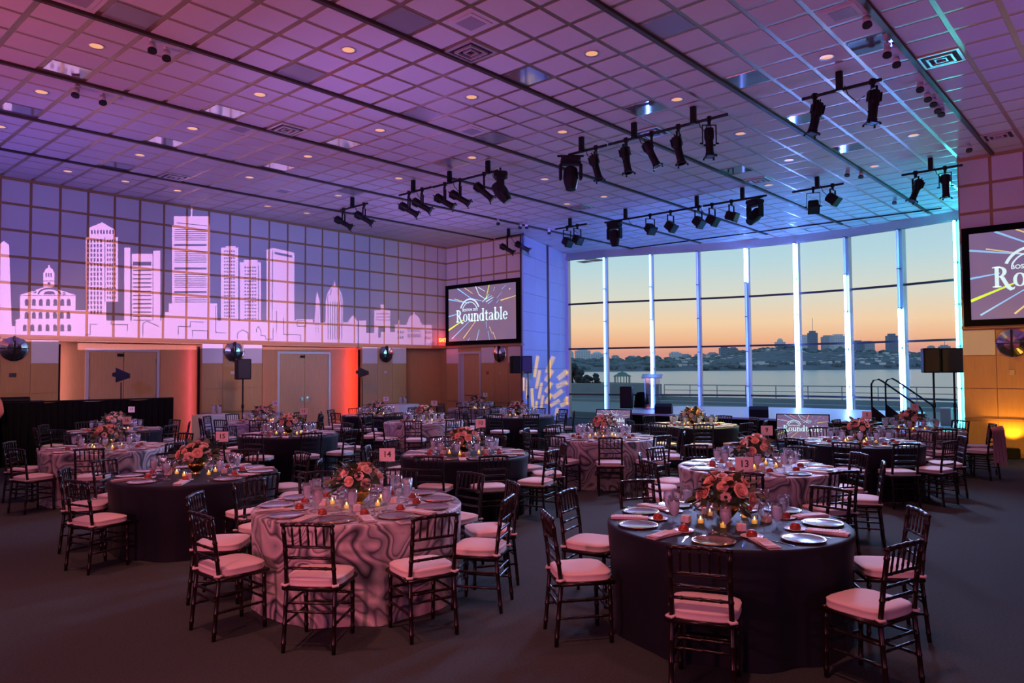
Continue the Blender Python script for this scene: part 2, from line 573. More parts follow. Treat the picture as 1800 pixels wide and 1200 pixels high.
# left wall: upper frame
wl = struct(put('wall_left', MB().box(XW - .5, -6.0, ZR, XW - .015, YB, ZC).mesh('wall_left', 'wood_strip')))
wall_panels(wl, XW, cols + [YB], 'x', 6)
wb = struct(put('wall_back', MB().box(XW - .5, YB + .015, ZR, -16.0, YB + .07, ZC).box(XW - .5, YB, 0, XW, YB + .07, ZR).mesh('wall_back', 'wood_strip')))
xl = [XW + P * i for i in range(0, 7)]
xl[-1] = -16.0
wall_panels(wb, YB, xl, 'y', 6)
wbr = struct(put('wall_back_right', MB().box(-3.3, YB + .015, 0, XR, YB + .3, ZC).mesh('wall_back', 'wood_strip')))
wall_panels(wbr, YB, [-3.3 + P * i for i in range(0, 9)], 'y', 6)
# ledge rails under the panelled zone
struct(put('trim_1', MB().box(XW - .4, -6, ZR - .07, XW + .06, YB + .0, ZR).mesh('trim', 'rail_wood')))
struct(put('trim_2', MB().box(XW, YB - .06, ZR - .07, -16.0, YB + .1, ZR).mesh('trim', 'rail_wood')))
struct(put('trim_3', MB().box(-3.3, YB - .06, ZR - .07, XR, YB + .1, ZR).mesh('trim', 'rail_wood')))


def flush(par, a, b, whites=(), axis='x', fixed=XW, thick=.4):
    """a flush stretch of lower wall: maple panels, white fabric squares in the top row, chair rail"""
    n = max(1, round((b - a) / P))
    st = (b - a) / n
    rows = [(0.09, .74), (.80, 1.42), (1.44, 2.12), (2.14, 2.68)]
    base = MB()
    if axis == 'x': base.box(fixed - thick, a, 0, fixed - .02, b, ZR - .07)
    else: base.box(a, fixed + .02, 0, b, fixed + .07, ZR - .07)
    bo = put('backing', base.mesh('backing', 'maple'), par)
    for k in range(n):
        for (z0, z1) in rows:
            top = z0 > 2
            w = any(abs(a + st * (k + .5) - q) < st * .55 for q in whites) and top
            m = MB()
            g = .012 if not w else .02
            p0, p1 = a + st * k + g / 2, a + st * (k + 1) - g / 2
            if axis == 'x': m.box(fixed - .02, p0, z0, fixed + (.006 if w else 0), p1, z1)
            else: m.box(p0, fixed - (.006 if w else 0), z0, p1, fixed + .02, z1)
            put('fabric_square' if w else 'wood_panel', m.mesh('wood_panel', 'fabric_panel' if w else 'maple'), par)
    m = MB()
    if axis == 'x': m.box(fixed - .02, a, .745, fixed + .02, b, .795)
    else: m.box(a, fixed - .02, .745, b, fixed + .02, .795)
    put('chair_rail', m.mesh('chair_rail', 'rail_wood'), par)
    m = MB()
    if axis == 'x': m.box(fixed - .02, a, 0, fixed + .012, b, .085)
    else: m.box(a, fixed - .012, 0, b, fixed + .02, .085)
    put('skirting', m.mesh('skirting', 'rail_wood'), par)


flush(wl, -6, 4.52)
flush(wl, 4.52, 5.69, (5.40,))
flush(wl, 9.17, 10.96, (9.47, 10.66))
flush(wl, 14.53, 16.40, (14.84, 16.1))
flush(wb, XW, -19.09, (-19.4,), 'y', YB)
flush(wb, -17.93, -16.0, (-17.6, -16.3), 'y', YB)
flush(wbr, -3.3, -2.69, (-3.0,), 'y', YB)
flush(wbr, -2.69, XR, (1.5,), 'y', YB)
# recessed bays of the left wall
RD = .38
for a, b in ((5.69, 9.17), (10.96, 14.53), (16.40, YB)):
    m = MB().box(XW - RD - .12, a, 0, XW - RD, b, ZR)
    m.box(XW - RD, a, ZR - .10, XW - .0, b, ZR - .07)
    put('recess_back', m.mesh('recess', 'maple'), wl)


def double_door(name, a, b, h=2.44, x=XW - RD):
    d = struct(put(name, None, None, (x, 0, 0)))
    d['label'] = 'pair of maple doors in a pale metal frame on the left wall'
    fr = MB().box(0, a - .07, 0, .05, a, h + .07).box(0, b, 0, .05, b + .07, h + .07).box(0, a, h, .05, b, h + .07)
    put('door_frame', fr.mesh('door_frame', 'door_frame'), d)
    mid = (a + b) / 2
    for k, (p, q) in enumerate(((a + .008, mid - .012), (mid + .012, b - .008))):
        lf = put('door_leaf', MB().box(.004, p, .01, .035, q, h - .01).mesh('door_leaf', 'maple_door'), d)
        hy = p if k == 0 else q
        for z in (.3, 1.25, 2.2): put('hinge', MB().box(.03, hy - .015, z - .06, .045, hy + .015, z + .06).mesh('hinge', 'hinge_steel'), lf)
        ly = q - .08 if k == 0 else p + .08
        hd = MB().box(.035, ly - .03, .96, .045, ly + .03, 1.10)
        hd.tube([(.05, ly, 1.04), (.085, ly, 1.04), (.085, ly + (-.11 if k == 0 else .11), 1.04)], .010, 6)
        put('door_handle', hd.mesh('door_handle', 'silver'), lf)
    put('door_closer', MB().box(.036, mid - .16, h - .12, .085, mid - .02, h - .05).mesh('door_closer', 'black_metal'), d)
    put('gap_seal', MB().box(.006, mid - .011, .01, .02, mid + .011, h - .01).mesh('gap_seal', 'gold_rim'), d)


double_door('door_1', 6.45, 8.10)
double_door('door_2', 11.72, 13.46)
d3 = struct(put('door_3', None, None, (0, YB, 0)))
d3['label'] = 'maple door under the left projection screen'
put('door_frame', MB().box(-19.08, -.03, 0, -19.0, .1, 2.55).box(-18.0, -.03, 0, -17.93, .1, 2.55).box(-19.0, -.03, 2.47, -18.0, .1, 2.55).mesh('door_frame', 'door_frame'), d3)
put('wall_header', MB().box(-19.09, .02, 2.55, -17.93, .09, 2.70).mesh('wall_header', 'maple'), d3)
lf = put('door_leaf', MB().box(-18.82, .03, .01, -18.0, .08, 2.47).mesh('door_leaf', 'maple_door'), d3)
put('door_jamb', MB().box(-19.0, .06, .01, -18.83, .1, 2.47).mesh('door_jamb', 'door_frame'), d3)
put('push_bar', MB().tube([(-18.75, -.02, 1.0), (-18.1, -.02, 1.0)], .015, 6).mesh('push_bar', 'hinge_steel'), lf)

# ------------------------------------------------------------------ window bay
MUL = [(-17.45, 22.62), (-15.83, 22.95), (-14.21, 23.60), (-12.64, 24.25), (-11.02, 24.75), (-9.36, 25.0), (-7.71, 25.0), (-6.06, 24.78), (-4.43, 24.38), (-2.85, 23.75), (-1.45, 22.9)]
ZW = [0.0, .92, 2.68, 4.43, 6.20]
pl = struct(put('wall_bay_left', None))
pl['label'] = 'splayed panelled pillar wall lit blue with a dark vertical slot'
A, B = Vector((-16.0, YB, 0)), Vector((-17.6, 22.85, 0))
ang = math.atan2(B.y - A.y, B.x - A.x)
L = (B - A).length
Mx = Matrix.Translation(A) @ Matrix.Rotation(ang, 4, 'Z')
pl.matrix_world = Mx
put('backing', MB().box(0, 0.0, 0, L, .05, ZC).mesh('backing', 'dark_slot'), pl, (0, .012, 0))
s0, s1 = 2.42, 2.72
cc = [(0, s0 / 2), (s0 / 2, s0), (s1, (s1 + L) / 2), ((s1 + L) / 2, L)]
for a, b in cc:
    me = MB().box(a + .004, -.012, 0, b - .004, .012, .6433 - .010).mesh('pillar_panel', 'pillar_panel')
    for r in range(10): put('pillar_panel', me, pl, (0, 0, r * .6433 + .005))
put('pillar_edge', MB().box(-.03, -.01, 0, 0.0, .03, ZC).mesh('pillar_edge', 'dark_slot'), pl)
pr_ = struct(put('wall_bay_right', None))
pr_['label'] = 'splayed return wall at the right end of the window bay'
put('backing', MB().box(0, 0, 0, 1, .3, ZC).mesh('backing', 'pillar_panel'), pr_)
A, B = Vector((-1.2, 22.9, 0)), Vector((-3.3, YB + .3, 0))
pr_.matrix_world = Matrix.Translation(A) @ Matrix.Rotation(math.atan2(B.y - A.y, B.x - A.x), 4, 'Z') @ Matrix.Scale((B - A).length, 4, (1, 0, 0))
for k in range(len(MUL) - 1):
    a, b = Vector((*MUL[k], 0)), Vector((*MUL[k + 1], 0))
    w = struct(put('window_%d' % (k + 1), None))
    w['label'] = 'tall glazed bay of the curved window, %s from the left pillar' % ORD[k]
    w.matrix_world = Matrix.Translation(a) @ Matrix.Rotation(math.atan2(b.y - a.y, b.x - a.x), 4, 'Z')
    ln = (b - a).length
    for z0, z1 in zip(ZW[:-1], ZW[1:]):
        put('pane', MB().box(.06, .045, z0 + .03, ln - .06, .055, z1 - .03).mesh('pane', 'window_glass'), w)
    for z in ZW[1:-1]: put('transom', MB().box(.05, .0, z - .032, ln - .05, .10, z + .032).mesh('transom', 'mullion_dark'), w)
    put('sill', MB().box(.05, 0, 0, ln - .05, .10, .03).mesh('sill', 'mullion_dark'), w)
    put('window_head', MB().box(-.05, -.05, 6.17, ln + .05, .15, ZC).mesh('window_head', 'mullion_metal'), w)
    put('mullion', MB().box(-.06, .0, 0, .06, .22, 6.2).mesh('mullion', 'mullion_metal'), w)
for nm_, c_, e_ in (('led_bright', (.12, .26, 1), 72), ('led_dim', (.10, .16, .80), 1.3), ('led_teal', (.04, .68, .82), 66), ('led_sky', (.12, .27, 1), 28), ('led_soft', (.17, .36, 1), 5)): mat(nm_, (.75, .8, .85), .3, var=.03, emit=e_, ecol=c_)
SEG = (6.17 - .05) / 5
seg_m = {k: MB().tube([(0, 0, .008), (0, 0, SEG - .008)], .036, 12).mesh('led_tube', k, True) for k in ('led_bright', 'led_dim', 'led_teal', 'led_sky', 'led_soft')}
joint_m = MB().lathe([(.037, -.012), (.043, -.012), (.043, .012), (.037, .012)], 12).box(-.016, .02, -.03, .016, .12, .03).mesh('tube_joint', 'mullion_dark')
PAT = ['fffff', 'sssff', 'ddddd', 'ddddb', 'bbbbb', 'bbbsd', 'sbbdd', 'ttttt', 'ttttt']
for k in range(1, len(MUL) - 1):
    a, b = Vector((*MUL[k - 1], 0)), Vector((*MUL[k + 1], 0))
    rz = math.atan2(b.y - a.y, b.x - a.x)
    nrm = Vector((math.sin(rz), -math.cos(rz), 0))
    p = Vector((*MUL[k], 0)) + nrm * .12 - Vector((math.cos(rz), math.sin(rz), 0)) * .03
    t = thing('led_column', 'slim column of stacked light tubes, %s from the left along the curved window' % ORD[k - 1], 'light column', p, rz, 'light columns along the window')
    for q, ch in enumerate(PAT[k - 1]):
        put('led_tube', seg_m[{'b': 'led_bright', 'd': 'led_dim', 't': 'led_teal', 's': 'led_sky', 'f': 'led_soft'}[ch]], t, (0, 0, .03 + SEG * q))
        put('tube_joint', joint_m, t, (0, 0, .03 + SEG * (q + 1)))

# ------------------------------------------------------------------ ceiling
_out = [(XW - .5, -6.3), (XR + .3, -6.3), (XR + .3, YB + .3), (-1.15, YB + .3)] + [(x, y + .16) for x, y in reversed(MUL)] + [(-17.75, YB + .3), (XW - .5, YB + .3)]
ce = struct(put('ceiling', MB().loft([[(x, y, ZC) for x, y in _out], [(x, y, ZC + .25) for x, y in _out]], True, True).mesh('ceiling', 'grid_metal')))
ce['label'] = 'grid ceiling of pale tiles between glossy brown strips'
GX, GY, GR = .07, .08, .10


def tile_idx(x, y):
    p = atz(x, y, ZC)
    return math.floor((p.x - XRAIL) / P), math.floor((p.y - Y2) / P)


special = {}
for (x, y) in [(118, 122), (390, 193), (285, 245), (480, 287), (600, 245), (940, 130), (1140, 200), (1285, 145), (1560, 70), (1395, 210), (1475, 262), (1300, 297), (20, 192), (205, 285)]: special[tile_idx(x, y)] = 'mirror_tile'
for (x, y) in [(1168, 38), (235, 28), (512, 127), (703, 33), (735, 193), (880, 240), (620, 330), (770, 288)]: special[tile_idx(x, y)] = 'lens_tile'


def in_bay(x, y):
    if y < YB: return XW < x < XR
    if y > 25.05: return False
    f = (y - YB) / 4.5
    if not (-16.0 - 1.55 * f < x < -3.3 + 1.9 * f): return False
    for (ax, ay), (bx, by) in zip(MUL[:-1], MUL[1:]):
        if ax <= x <= bx: return y < ay + (by - ay) * (x - ax) / (bx - ax) + .1
    return True


cand = []
for i in range(-17, 31):
    for j in range(-15, 37):
        x0, x1 = XRAIL + P * i, XRAIL + P * (i + 1)
        y0, y1 = Y2 + P * j, Y2 + P * (j + 1)
        cx, cy = (x0 + x1) / 2, (y0 + y1) / 2
        if not in_bay(cx, cy): continue
        g0 = (GR if i % 4 == 0 else GX) / 2
        g1 = (GR if (i + 1) % 4 == 0 else GX) / 2
        x0, x1 = max(x0 + g0, XW + .03), min(x1 - g1, XR)
        y0, y1 = y0 + GY / 2, y1 - GY / 2
        if y0 < YB < y1 and not (-16 < cx < -3.3): y1 = YB - .03
        d = depth((cx, cy, ZC))
        vis = False
        if d > .5:
            u, v = pix((cx, cy, ZC))
            vis = -40 < u < 1840 and -40 < v < 1240
        cand.append((d if vis else 1e6, x0, x1, y0, y1, special.get((i, j), 'tile')))
cand.sort()
tm = {}
rest = MB()
for n, (d, x0, x1, y0, y1, mt) in enumerate(cand):
    if n < 290 or (mt != 'tile' and d < 1e5):
        w, h = x1 - x0, y1 - y0
        key = (round(w, 3), round(h, 3), mt)
        if key not in tm: tm[key] = MB().box(-w / 2, -h / 2, -.006, w / 2, h / 2, .004).mesh('ceiling_tile', mt)
        put('ceiling_tile', tm[key], ce, ((x0 + x1) / 2, (y0 + y1) / 2, ZC))
    else:
        rest.box(x0, y0, ZC - .006, x1, y1, ZC + .004)
tag(put('ceiling_tiles', rest.mesh('ceiling_tiles', 'tile'), ce), None, None, None, 'stuff')
for k in range(-4, 8):
    x = XRAIL + 4 * P * k
    if x <= XW + .1 or x >= XR: continue
    ye = YB if not (-16 < x < -3.3) else 24.0
    put('ceiling_rail', MB().box(x - .035, -6, ZC - .045, x + .035, ye, ZC).mesh('ceiling_rail', 'rail_brown'), ce)
put('ceiling_cornice', MB().box(XW - .1, -6, ZC - .07, XW + .035, YB, ZC).box(XW, YB - .035, ZC - .07, -16, YB + .1, ZC).box(-3.3, YB - .035, ZC - .07, XR, YB + .1, ZC).mesh('cornice', 'wood_strip'), ce)
# curtain track near the window
a, b = atz(1104, 437, ZC - .03), atz(1655, 366, ZC - .03)
tag(put('curtain_track', MB().tube([a, b], .02, 6).mesh('curtain_track', 'black_metal')), 'thin black curtain track on the ceiling in front of the window', 'track')

ZT = ZC - .006
trim_m = MB().lathe([(.085, 0), (.11, 0), (.11, -.012), (.085, -.004)], 24, cap=False).mesh('trim_ring', 'lamp_trim', True)
lens_m = MB().lathe([(0, -.001), (.086, -.003)], 24, cap=False).mesh('lamp_lens', 'lamp_lens', True)
DL = [(172, 83), (75, 162), (609, 86), (452, 164), (1040, 92), (825, 167), (1190, 174), (1453, 104), (334, 223), (244, 270), (987, 227), (661, 224), (538, 270),
      (825, 271), (6, 222), (953, 311), (693, 307), (586, 340), (432, 308), (1300, 235), (1531, 294), (1350, 323), (1060, 341), (1385, 282), (1600, 242), (1005, 361),
      (120, 299), (218, 317), (308, 332), (463, 358), (530, 370)]
DL.sort(key=lambda q: q[1])
for k, (x, y) in enumerate(DL):
    i, j = tile_idx(x, y)
    p = Vector((XRAIL + P * (i + .5), Y2 + P * (j + .5), ZT))
    o = thing('recessed_light', 'round recessed warm ceiling light, %s down from the top of the photo' % nth(k + 1), 'ceiling light', p, 0, 'recessed round ceiling lights')
    put('trim_ring', trim_m, o)
    put('lens', lens_m, o)
vent_f = MB()
for r0, r1 in ((.27, .23), (.17, .14), (.08, .06)):
    for sx, sy, ex, ey in ((-r0, -r0, r0, -r1), (-r0, r1, r0, r0), (-r0, -r1, -r1, r1), (r1, -r1, r0, r1)): vent_f.box(sx, sy, -.03 if r0 < .2 else -.014, ex, ey, 0)
vent_f = vent_f.mesh('vent_louvres', 'lamp_trim')
vent_b = MB().box(-.265, -.265, -.004, .265, .265, 0).mesh('vent_back', 'vent_black')
VN = [(828, 84), (497, 223), (303, 308), (1650, 108), (1330, 312), (1740, 243), (1155, 228), (1030, 365)]
VW = ['beside the large dark lens tile near the top centre', 'above the left hanging light bars', 'close to the skyline wall', 'near the top right corner', 'above the window near the stage bars', 'against the right screen wall', 'behind the long central light bar', 'in front of the blue pillar']
for (x, y), wd in zip(VN, VW):
    i, j = tile_idx(x, y)
    o = thing('air_vent', 'square louvred ceiling air vent ' + wd, 'vent', (XRAIL + P * (i + .5), Y2 + P * (j + .5), ZT), 0, 'square ceiling vents')
    put('vent_back', vent_b, o)
    put('louvres', vent_f, o)
for (x, y), wd in zip([(820, 38), (1480, 32), (148, 5), (415, 225), (825, 227), (490, 330)], ['top centre beside the vent', 'top right beside the track spots', 'top left corner', 'left, near the skyline wall', 'middle, above the left bars', 'far left, small in the distance']):
    i, j = tile_idx(x, y)
    o = thing('speaker_grille', 'square grey ceiling speaker grille, ' + wd, 'speaker', (XRAIL + P * (i + .5), Y2 + P * (j + .5), ZT), 0, 'ceiling speaker grilles')
    put('grille_frame', MB().box(-.2, -.2, -.012, .2, .2, 0).mesh('grille_frame', 'tile'), o)
    put('grille_mesh', MB().box(-.14, -.14, -.016, .14, .14, -.011).mesh('grille_mesh', 'grille'), o)
# small round spots clipped to the rails
spot_b = MB().tube([(0, 0, 0), (0, 0, -.06)], .012, 6).box(-.04, -.02, -.02, .04, .02, 0).mesh('spot_mount', 'tile')
spot_h = MB().tube([(0, 0, -.05), (.03, .03, -.17)], [.045, .055], 12).mesh('spot_head', 'tile', True)
spot_l = MB().tube([(.024, .024, -.150), (.032, .032, -.180)], [.058, .060], 12).mesh('spot_lens', 'vent_black')
SP = [(268, 74), (293, 88), (135, 155), (180, 168), (1522, 28), (1560, 82), (1575, 100), (1617, 145), (1629, 163), (1640, 172), (1646, 184), (1655, 190), (1702, 255), (1490, 300), (1514, 303), (875, 388), (915, 395), (925, 395), (965, 405), (1573, 350)]
for k, (x, y) in enumerate(sorted(SP)):
    p = atz(x, y - 4, ZT)
    o = thing('track_spot', 'small round ceiling spotlight, %s from the left of the photo' % nth(k + 1), 'spotlight', p, rng.uniform(0, 6), 'small ceiling spots on the rails')
    o.rotation_euler[2] = math.atan2(-p.y, -p.x) - PI / 4 + rng.uniform(-.5, .5)
    put('mount', spot_b, o)
    put('head', spot_h, o)
    put('lens', spot_l, o)

# ------------------------------------------------------------------ wall fittings
def sconce(p, axis, label):
    o = thing('wall_sconce', label, 'wall light', p, rad(90) if axis == 'x' else 0, 'round wall sconces')
    # local: faces -Y
    put('back_disc', MB().lathe([(.29, 0), (.29, .03), (.25, .04)], 32, M=Matrix.Rotation(rad(90), 4, 'X')).mesh('back_disc', 'sconce_mirror'), o)
    for q in range(4):
        a0 = q * PI / 2 + .05
        n = 6
        vs = [(0, -.115, 0)]
        for r, d in ((.14, .10), (.27, .045)):
            for i in range(n + 1):
                a = a0 + (PI / 2 - .1) * i / n
                vs.append((r * math.cos(a), -d, r * math.sin(a)))
        fs = [(0, 1 + i + 1, 1 + i) for i in range(n)]
        for i in range(n): fs.append((1 + i, 2 + i, n + 3 + i, n + 2 + i))
        m = MB()
        m.add(vs, fs)
        put('reflector_quadrant', m.mesh('reflector', 'sconce_mirror' if q in (0, 1) else 'sconce_dark'), o)
    put('centre_bar', MB().box(-.018, -.13, -.28, .018, -.03, .28).mesh('centre_bar', 'black_metal'), o)
    put('cross_bar', MB().box(-.28, -.118, -.008, .28, -.03, .008).mesh('cross_bar', 'black_metal'), o)
    return o


sconce(atx(23, 612, XW) + Vector((.012, 0, 0)), 'x', 'round mirrored wall sconce at the left edge of the photo')
sconce(atx(410, 618, XW) + Vector((.012, 0, 0)), 'x', 'round mirrored wall sconce above the tripod loudspeaker, between the two door bays')
sconce(atx(677, 622, XW) + Vector((.012, 0, 0)), 'x', 'round mirrored wall sconce right of the red-lit bay')
sconce(aty(880, 622, YB) - Vector((0, .012, 0)), 'y', 'round mirrored wall sconce below the left projection screen')
sconce(aty(1780, 603, YB) - Vector((0, .012, 0)), 'y', 'round mirrored wall sconce below the right projection screen')
for (x, y, w, h, pl_, mt, nm, lb, ct) in [
        (22, 659, .14, .09, 'x', 'hinge_steel', 'switch_plate', 'small steel switch plate under the leftmost sconce', 'switch'),
        (408, 655, .12, .09, 'x', 'plastic_white', 'thermostat', 'white thermostat behind the tripod loudspeaker', 'thermostat'),
        (677, 654, .10, .08, 'x', 'plastic_white', 'thermostat', 'small white thermostat below the sconce right of the red bay', 'thermostat'),
        (857, 655, .10, .11, 'y', 'plastic_red', 'fire_alarm', 'small red fire alarm pull on the wood wall', 'alarm'),
        (880, 655, .06, .08, 'y', 'plastic_tan', 'switch_plate', 'small tan switch plate beside the fire alarm', 'switch'),
        (1779, 654, .10, .10, 'y', 'plastic_tan', 'switch_plate', 'small tan switch plate on the amber-lit right wall', 'switch')]:
    p = atx(x, y, XW) if pl_ == 'x' else aty(x, y, YB)
    m = MB()
    if pl_ == 'x': m.bev(0, -w / 2, -h / 2, .025, w / 2, h / 2, .004); m.box(.025, -w * .15, -h * .2, .032, w * .15, h * .2)
    else: m.bev(-w / 2, -.025, -h / 2, w / 2, 0, h / 2, .004); m.box(-w * .15, -.032, -h * .2, w * .15, -.025, h * .2)
    tag(put(nm, m.mesh(nm, mt), None, p), lb, ct)
ex = thing('exit_sign', 'small lit red exit sign in the corner beside the left screen', 'sign', atx(775, 598, XW) + Vector((.05, 0, 0)), rad(90))
put('sign_box', MB().bev(-.17, -.04, -.10, .17, .03, .10, .01).mesh('sign_box', 'exit_red'), ex)
put('lettering', text_mesh('EXIT', .17, 'exit_letters', .002, .004), ex, (0, -.044, 0), rot=(rad(90), 0, 0))
light('exit_glow', 'POINT', atx(775, 598, XW) + Vector((.25, -.05, 0)), (1, .05, .03), 7, None, .08)
tag(put('emergency_light', MB().bev(0, -.12, -.05, .10, .12, .05, .01).box(.1, -.1, -.02, .12, -.02, .04).mesh('emergency_light', 'plastic_white'), None, atx(757, 602, XW)), 'small white emergency light box left of the exit sign', 'light')


# ------------------------------------------------------------------ screens
def ring(m, cx, cy, rx, ry, ix, iy, a0=0, a1=360, n=20, off=(0, 0)):
    vs, fs = [], []
    for i in range(n + 1):
        a = rad(a0 + (a1 - a0) * i / n)
        vs.append((cx + rx * math.cos(a), 0, cy + ry * math.sin(a)))
        vs.append((cx + off[0] + ix * math.cos(a), 0, cy + off[1] + iy * math.sin(a)))
    for i in range(n): fs.append((2 * i, 2 * i + 1, 2 * i + 3, 2 * i + 2))
    m.add(vs, fs)


def quad(m, pts): m.add([(x, 0, z) for x, z in pts], [tuple(range(len(pts)))])
def rct(m, x0, z0, x1, z1): quad(m, [(x0, z0), (x1, z0), (x1, z1), (x0, z1)])


def title_mesh(width):
    m = MB()
    x = 0

    def at(o, *a): rct(m, o + a[0], a[1], o + a[2], a[3])
    o = x
    at(o, .10, 0, .27, 1); at(o, 0, 0, .36, .055); at(o, 0, .945, .32, 1)
    ring(m, o + .27, .74, .32, .26, .15, .20, -90, 90)
    quad(m, [(o + .30, .50), (o + .48, .50), (o + .70, .04), (o + .56, -.06)])
    quad(m, [(o + .70, .04), (o + .80, -.06), (o + .92, -.02), (o + .88, -.13), (o + .72, -.2), (o + .56, -.06)])
    x += .84
    ring(m, x + .27, .31, .27, .33, .12, .28); x += .58
    o = x; at(o, .07, .12, .22, .63); at(o, 0, .58, .22, .63); ring(m, o + .28, .22, .21, .24, .08, .17, 180, 360); at(o, .42, 0, .56, .63); at(o, .34, .58, .56, .63); at(o, .42, 0, .63, .05); x += .66
    o = x; at(o, .07, 0, .22, .63); at(o, 0, .58, .22, .63); at(o, 0, 0, .29, .05); ring(m, o + .32, .40, .25, .24, .10, .17, 0, 180); at(o, .42, 0, .57, .42); at(o, .36, 0, .63, .05); x += .66
    o = x; ring(m, o + .26, .31, .26, .33, .11, .27); at(o, .38, 0, .53, 1); at(o, .30, .95, .53, 1); at(o, .38, 0, .60, .05); x += .63
    o = x; at(o, .12, .10, .27, .82); at(o, 0, .57, .40, .63); ring(m, o + .30, .14, .18, .15, .04, .09, 180, 330); x += .45
    o = x; at(o, .34, .06, .49, .46); ring(m, o + .25, .42, .24, .22, .10, .16, 0, 165); ring(m, o + .24, .18, .23, .19, .10, .12); at(o, .38, 0, .58, .05); x += .60
    o = x; at(o, .07, 0, .22, 1); at(o, 0, .95, .22, 1); ring(m, o + .33, .31, .26, .33, .11, .27); x += .63
    o = x; at(o, .07, 0, .22, 1); at(o, 0, .95, .22, 1); at(o, 0, 0, .29, .05); x += .33
    o = x; ring(m, o + .27, .31, .27, .33, .12, .27, 10, 325); at(o, .10, .31, .52, .37); x += .54
    s = width / x
    m.v = [((a - x / 2) * s, b, (c) * s) for a, b, c in m.v]
    return m


STREAK = [((0, .19), (.32, .30), 'b', 2.4), ((.09, .19), (.28, .28), 'y', 1.5), ((.14, 0), (.36, .22), 'b', 2.4), ((.36, .22), (.52, .28), 'b', 1.8), ((.25, 0), (.38, .13), 'y', 1.6), ((.42, 0), (.47, .16), 't', 2.2), ((.47, .16), (.55, .24), 't', 1.8),
          ((.46, .02), (.56, .11), 't', 1.3), ((.62, 0), (.57, .26), 'l', 2), ((.70, .05), (.68, .12), 'b', 1), ((.78, .30), (1, .24), 'y', 2.2), ((0, .52), (.16, .48), 'b', 2.4), ((0, .78), (.24, .60), 'l', 3.2), ((.05, .95), (.34, .62), 'b', 2), ((.23, .95), (.42, .64), 'y', 2),
          ((.43, 1), (.47, .80), 'b', 2.2), ((.57, .66), (.58, .80), 'b', 1.2), ((.60, .84), (.62, 1), 'b', 1.2), ((.62, .76), (.66, .90), 'y', 1.4), ((.67, .86), (.71, 1), 'y', 1.4), ((.55, .26), (.66, .20), 'b', 2.4), ((.57, .30), (.68, .23), 't', 2), ((.60, .34), (.67, .28), 'b', 1.8),
          ((.52, .30), (.62, .17), 't', 1.4), ((.73, .25), (.80, .15), 'b', .9), ((.72, .34), (.76, .28), 'b', .9), ((.80, .10), (.86, .03), 'b', .9), ((.90, .12), (.92, .10), 'y', 2), ((.30, 1), (.33, .94), 'b', 1)]
SC = {'b': 'streak_blue', 'y': 'streak_yellow', 'l': 'streak_lime', 't': 'screen_text', 'o': 'streak_orange'}


def screen_image(par, w, h, burst=False):
    """flat picture in the local XZ plane, centre at origin, facing -Y"""
    im = put('screen_picture', MB().box(-w / 2, -.004, -h / 2, w / 2, .01, h / 2).mesh('screen_picture', 'screen_image'), par)
    groups = {}
    for (a, b, c, t) in STREAK:
        if burst and c in 'yl' and a[1] < .3: c = 'o'
        m = MB()
        p, q = Vector(((a[0] - .5) * w, 0, (.5 - a[1]) * h)), Vector(((b[0] - .5) * w, 0, (.5 - b[1]) * h))
        d = (q - p).normalized()
        n = Vector((-d.z, 0, d.x)) * (t * w * .0028)
        m.add([p - n, q - n * .5, q + n * .5, p + n], [(0, 1, 2, 3)])
        put('light_streak', m.mesh('light_streak', SC[c]), im, (0, -.008, 0))
    put('title_lettering', title_mesh(w * .76).mesh('title_lettering', 'screen_text'), im, (-.0 * w, -.012, -.14 * h))
    m = MB()
    ring(m, 0, 0, w * .155, w * .155, w * .137, w * .14, 22, 158, 24)
    ring(m, 0, 0, w * .120, w * .120, w * .110, w * .112, 24, 156, 24)
    put('logo_arc', m.mesh('logo_arc', 'screen_text'), im, (-.17 * w, -.012, .02 * h))
    put('small_lettering', text_mesh('BOSTON 2022', w * .037, 'screen_text', 0, w * .0008), im, (-.165 * w, -.012, .075 * h), rot=(rad(90), 0, 0))


def proj_screen(x0, x1, z0, z1, label):
    cx, cz = (x0 + x1) / 2, (z0 + z1) / 2
    w, h = x1 - x0, z1 - z0
    o = thing('projection_screen', label, 'screen', (cx, YB - .07, cz))
    b = .135
    fr = MB().box(-w / 2, -.04, -h / 2, w / 2, .05, -h / 2 + b).box(-w / 2, -.04, h / 2 - b, w / 2, .05, h / 2).box(-w / 2, -.04, -h / 2 + b, -w / 2 + b, .05, h / 2 - b).box(w / 2 - b, -.04, -h / 2 + b, w / 2, .05, h / 2 - b)
    put('screen_frame', fr.mesh('screen_frame', 'black_drape'), o)
    put('backing', MB().box(-w / 2 + b, .02, -h / 2 + b, w / 2 - b, .05, h / 2 - b).mesh('backing', 'black_drape'), o)
    screen_image(o, w - 2 * b, h - 2 * b)


proj_screen(-19.64, -16.04, 2.80, 4.98, 'black framed projection screen in the corner left of the blue pillar')
proj_screen(-3.24, .40, 2.76, 4.88, 'black framed projection screen cut off by the right edge of the photo')


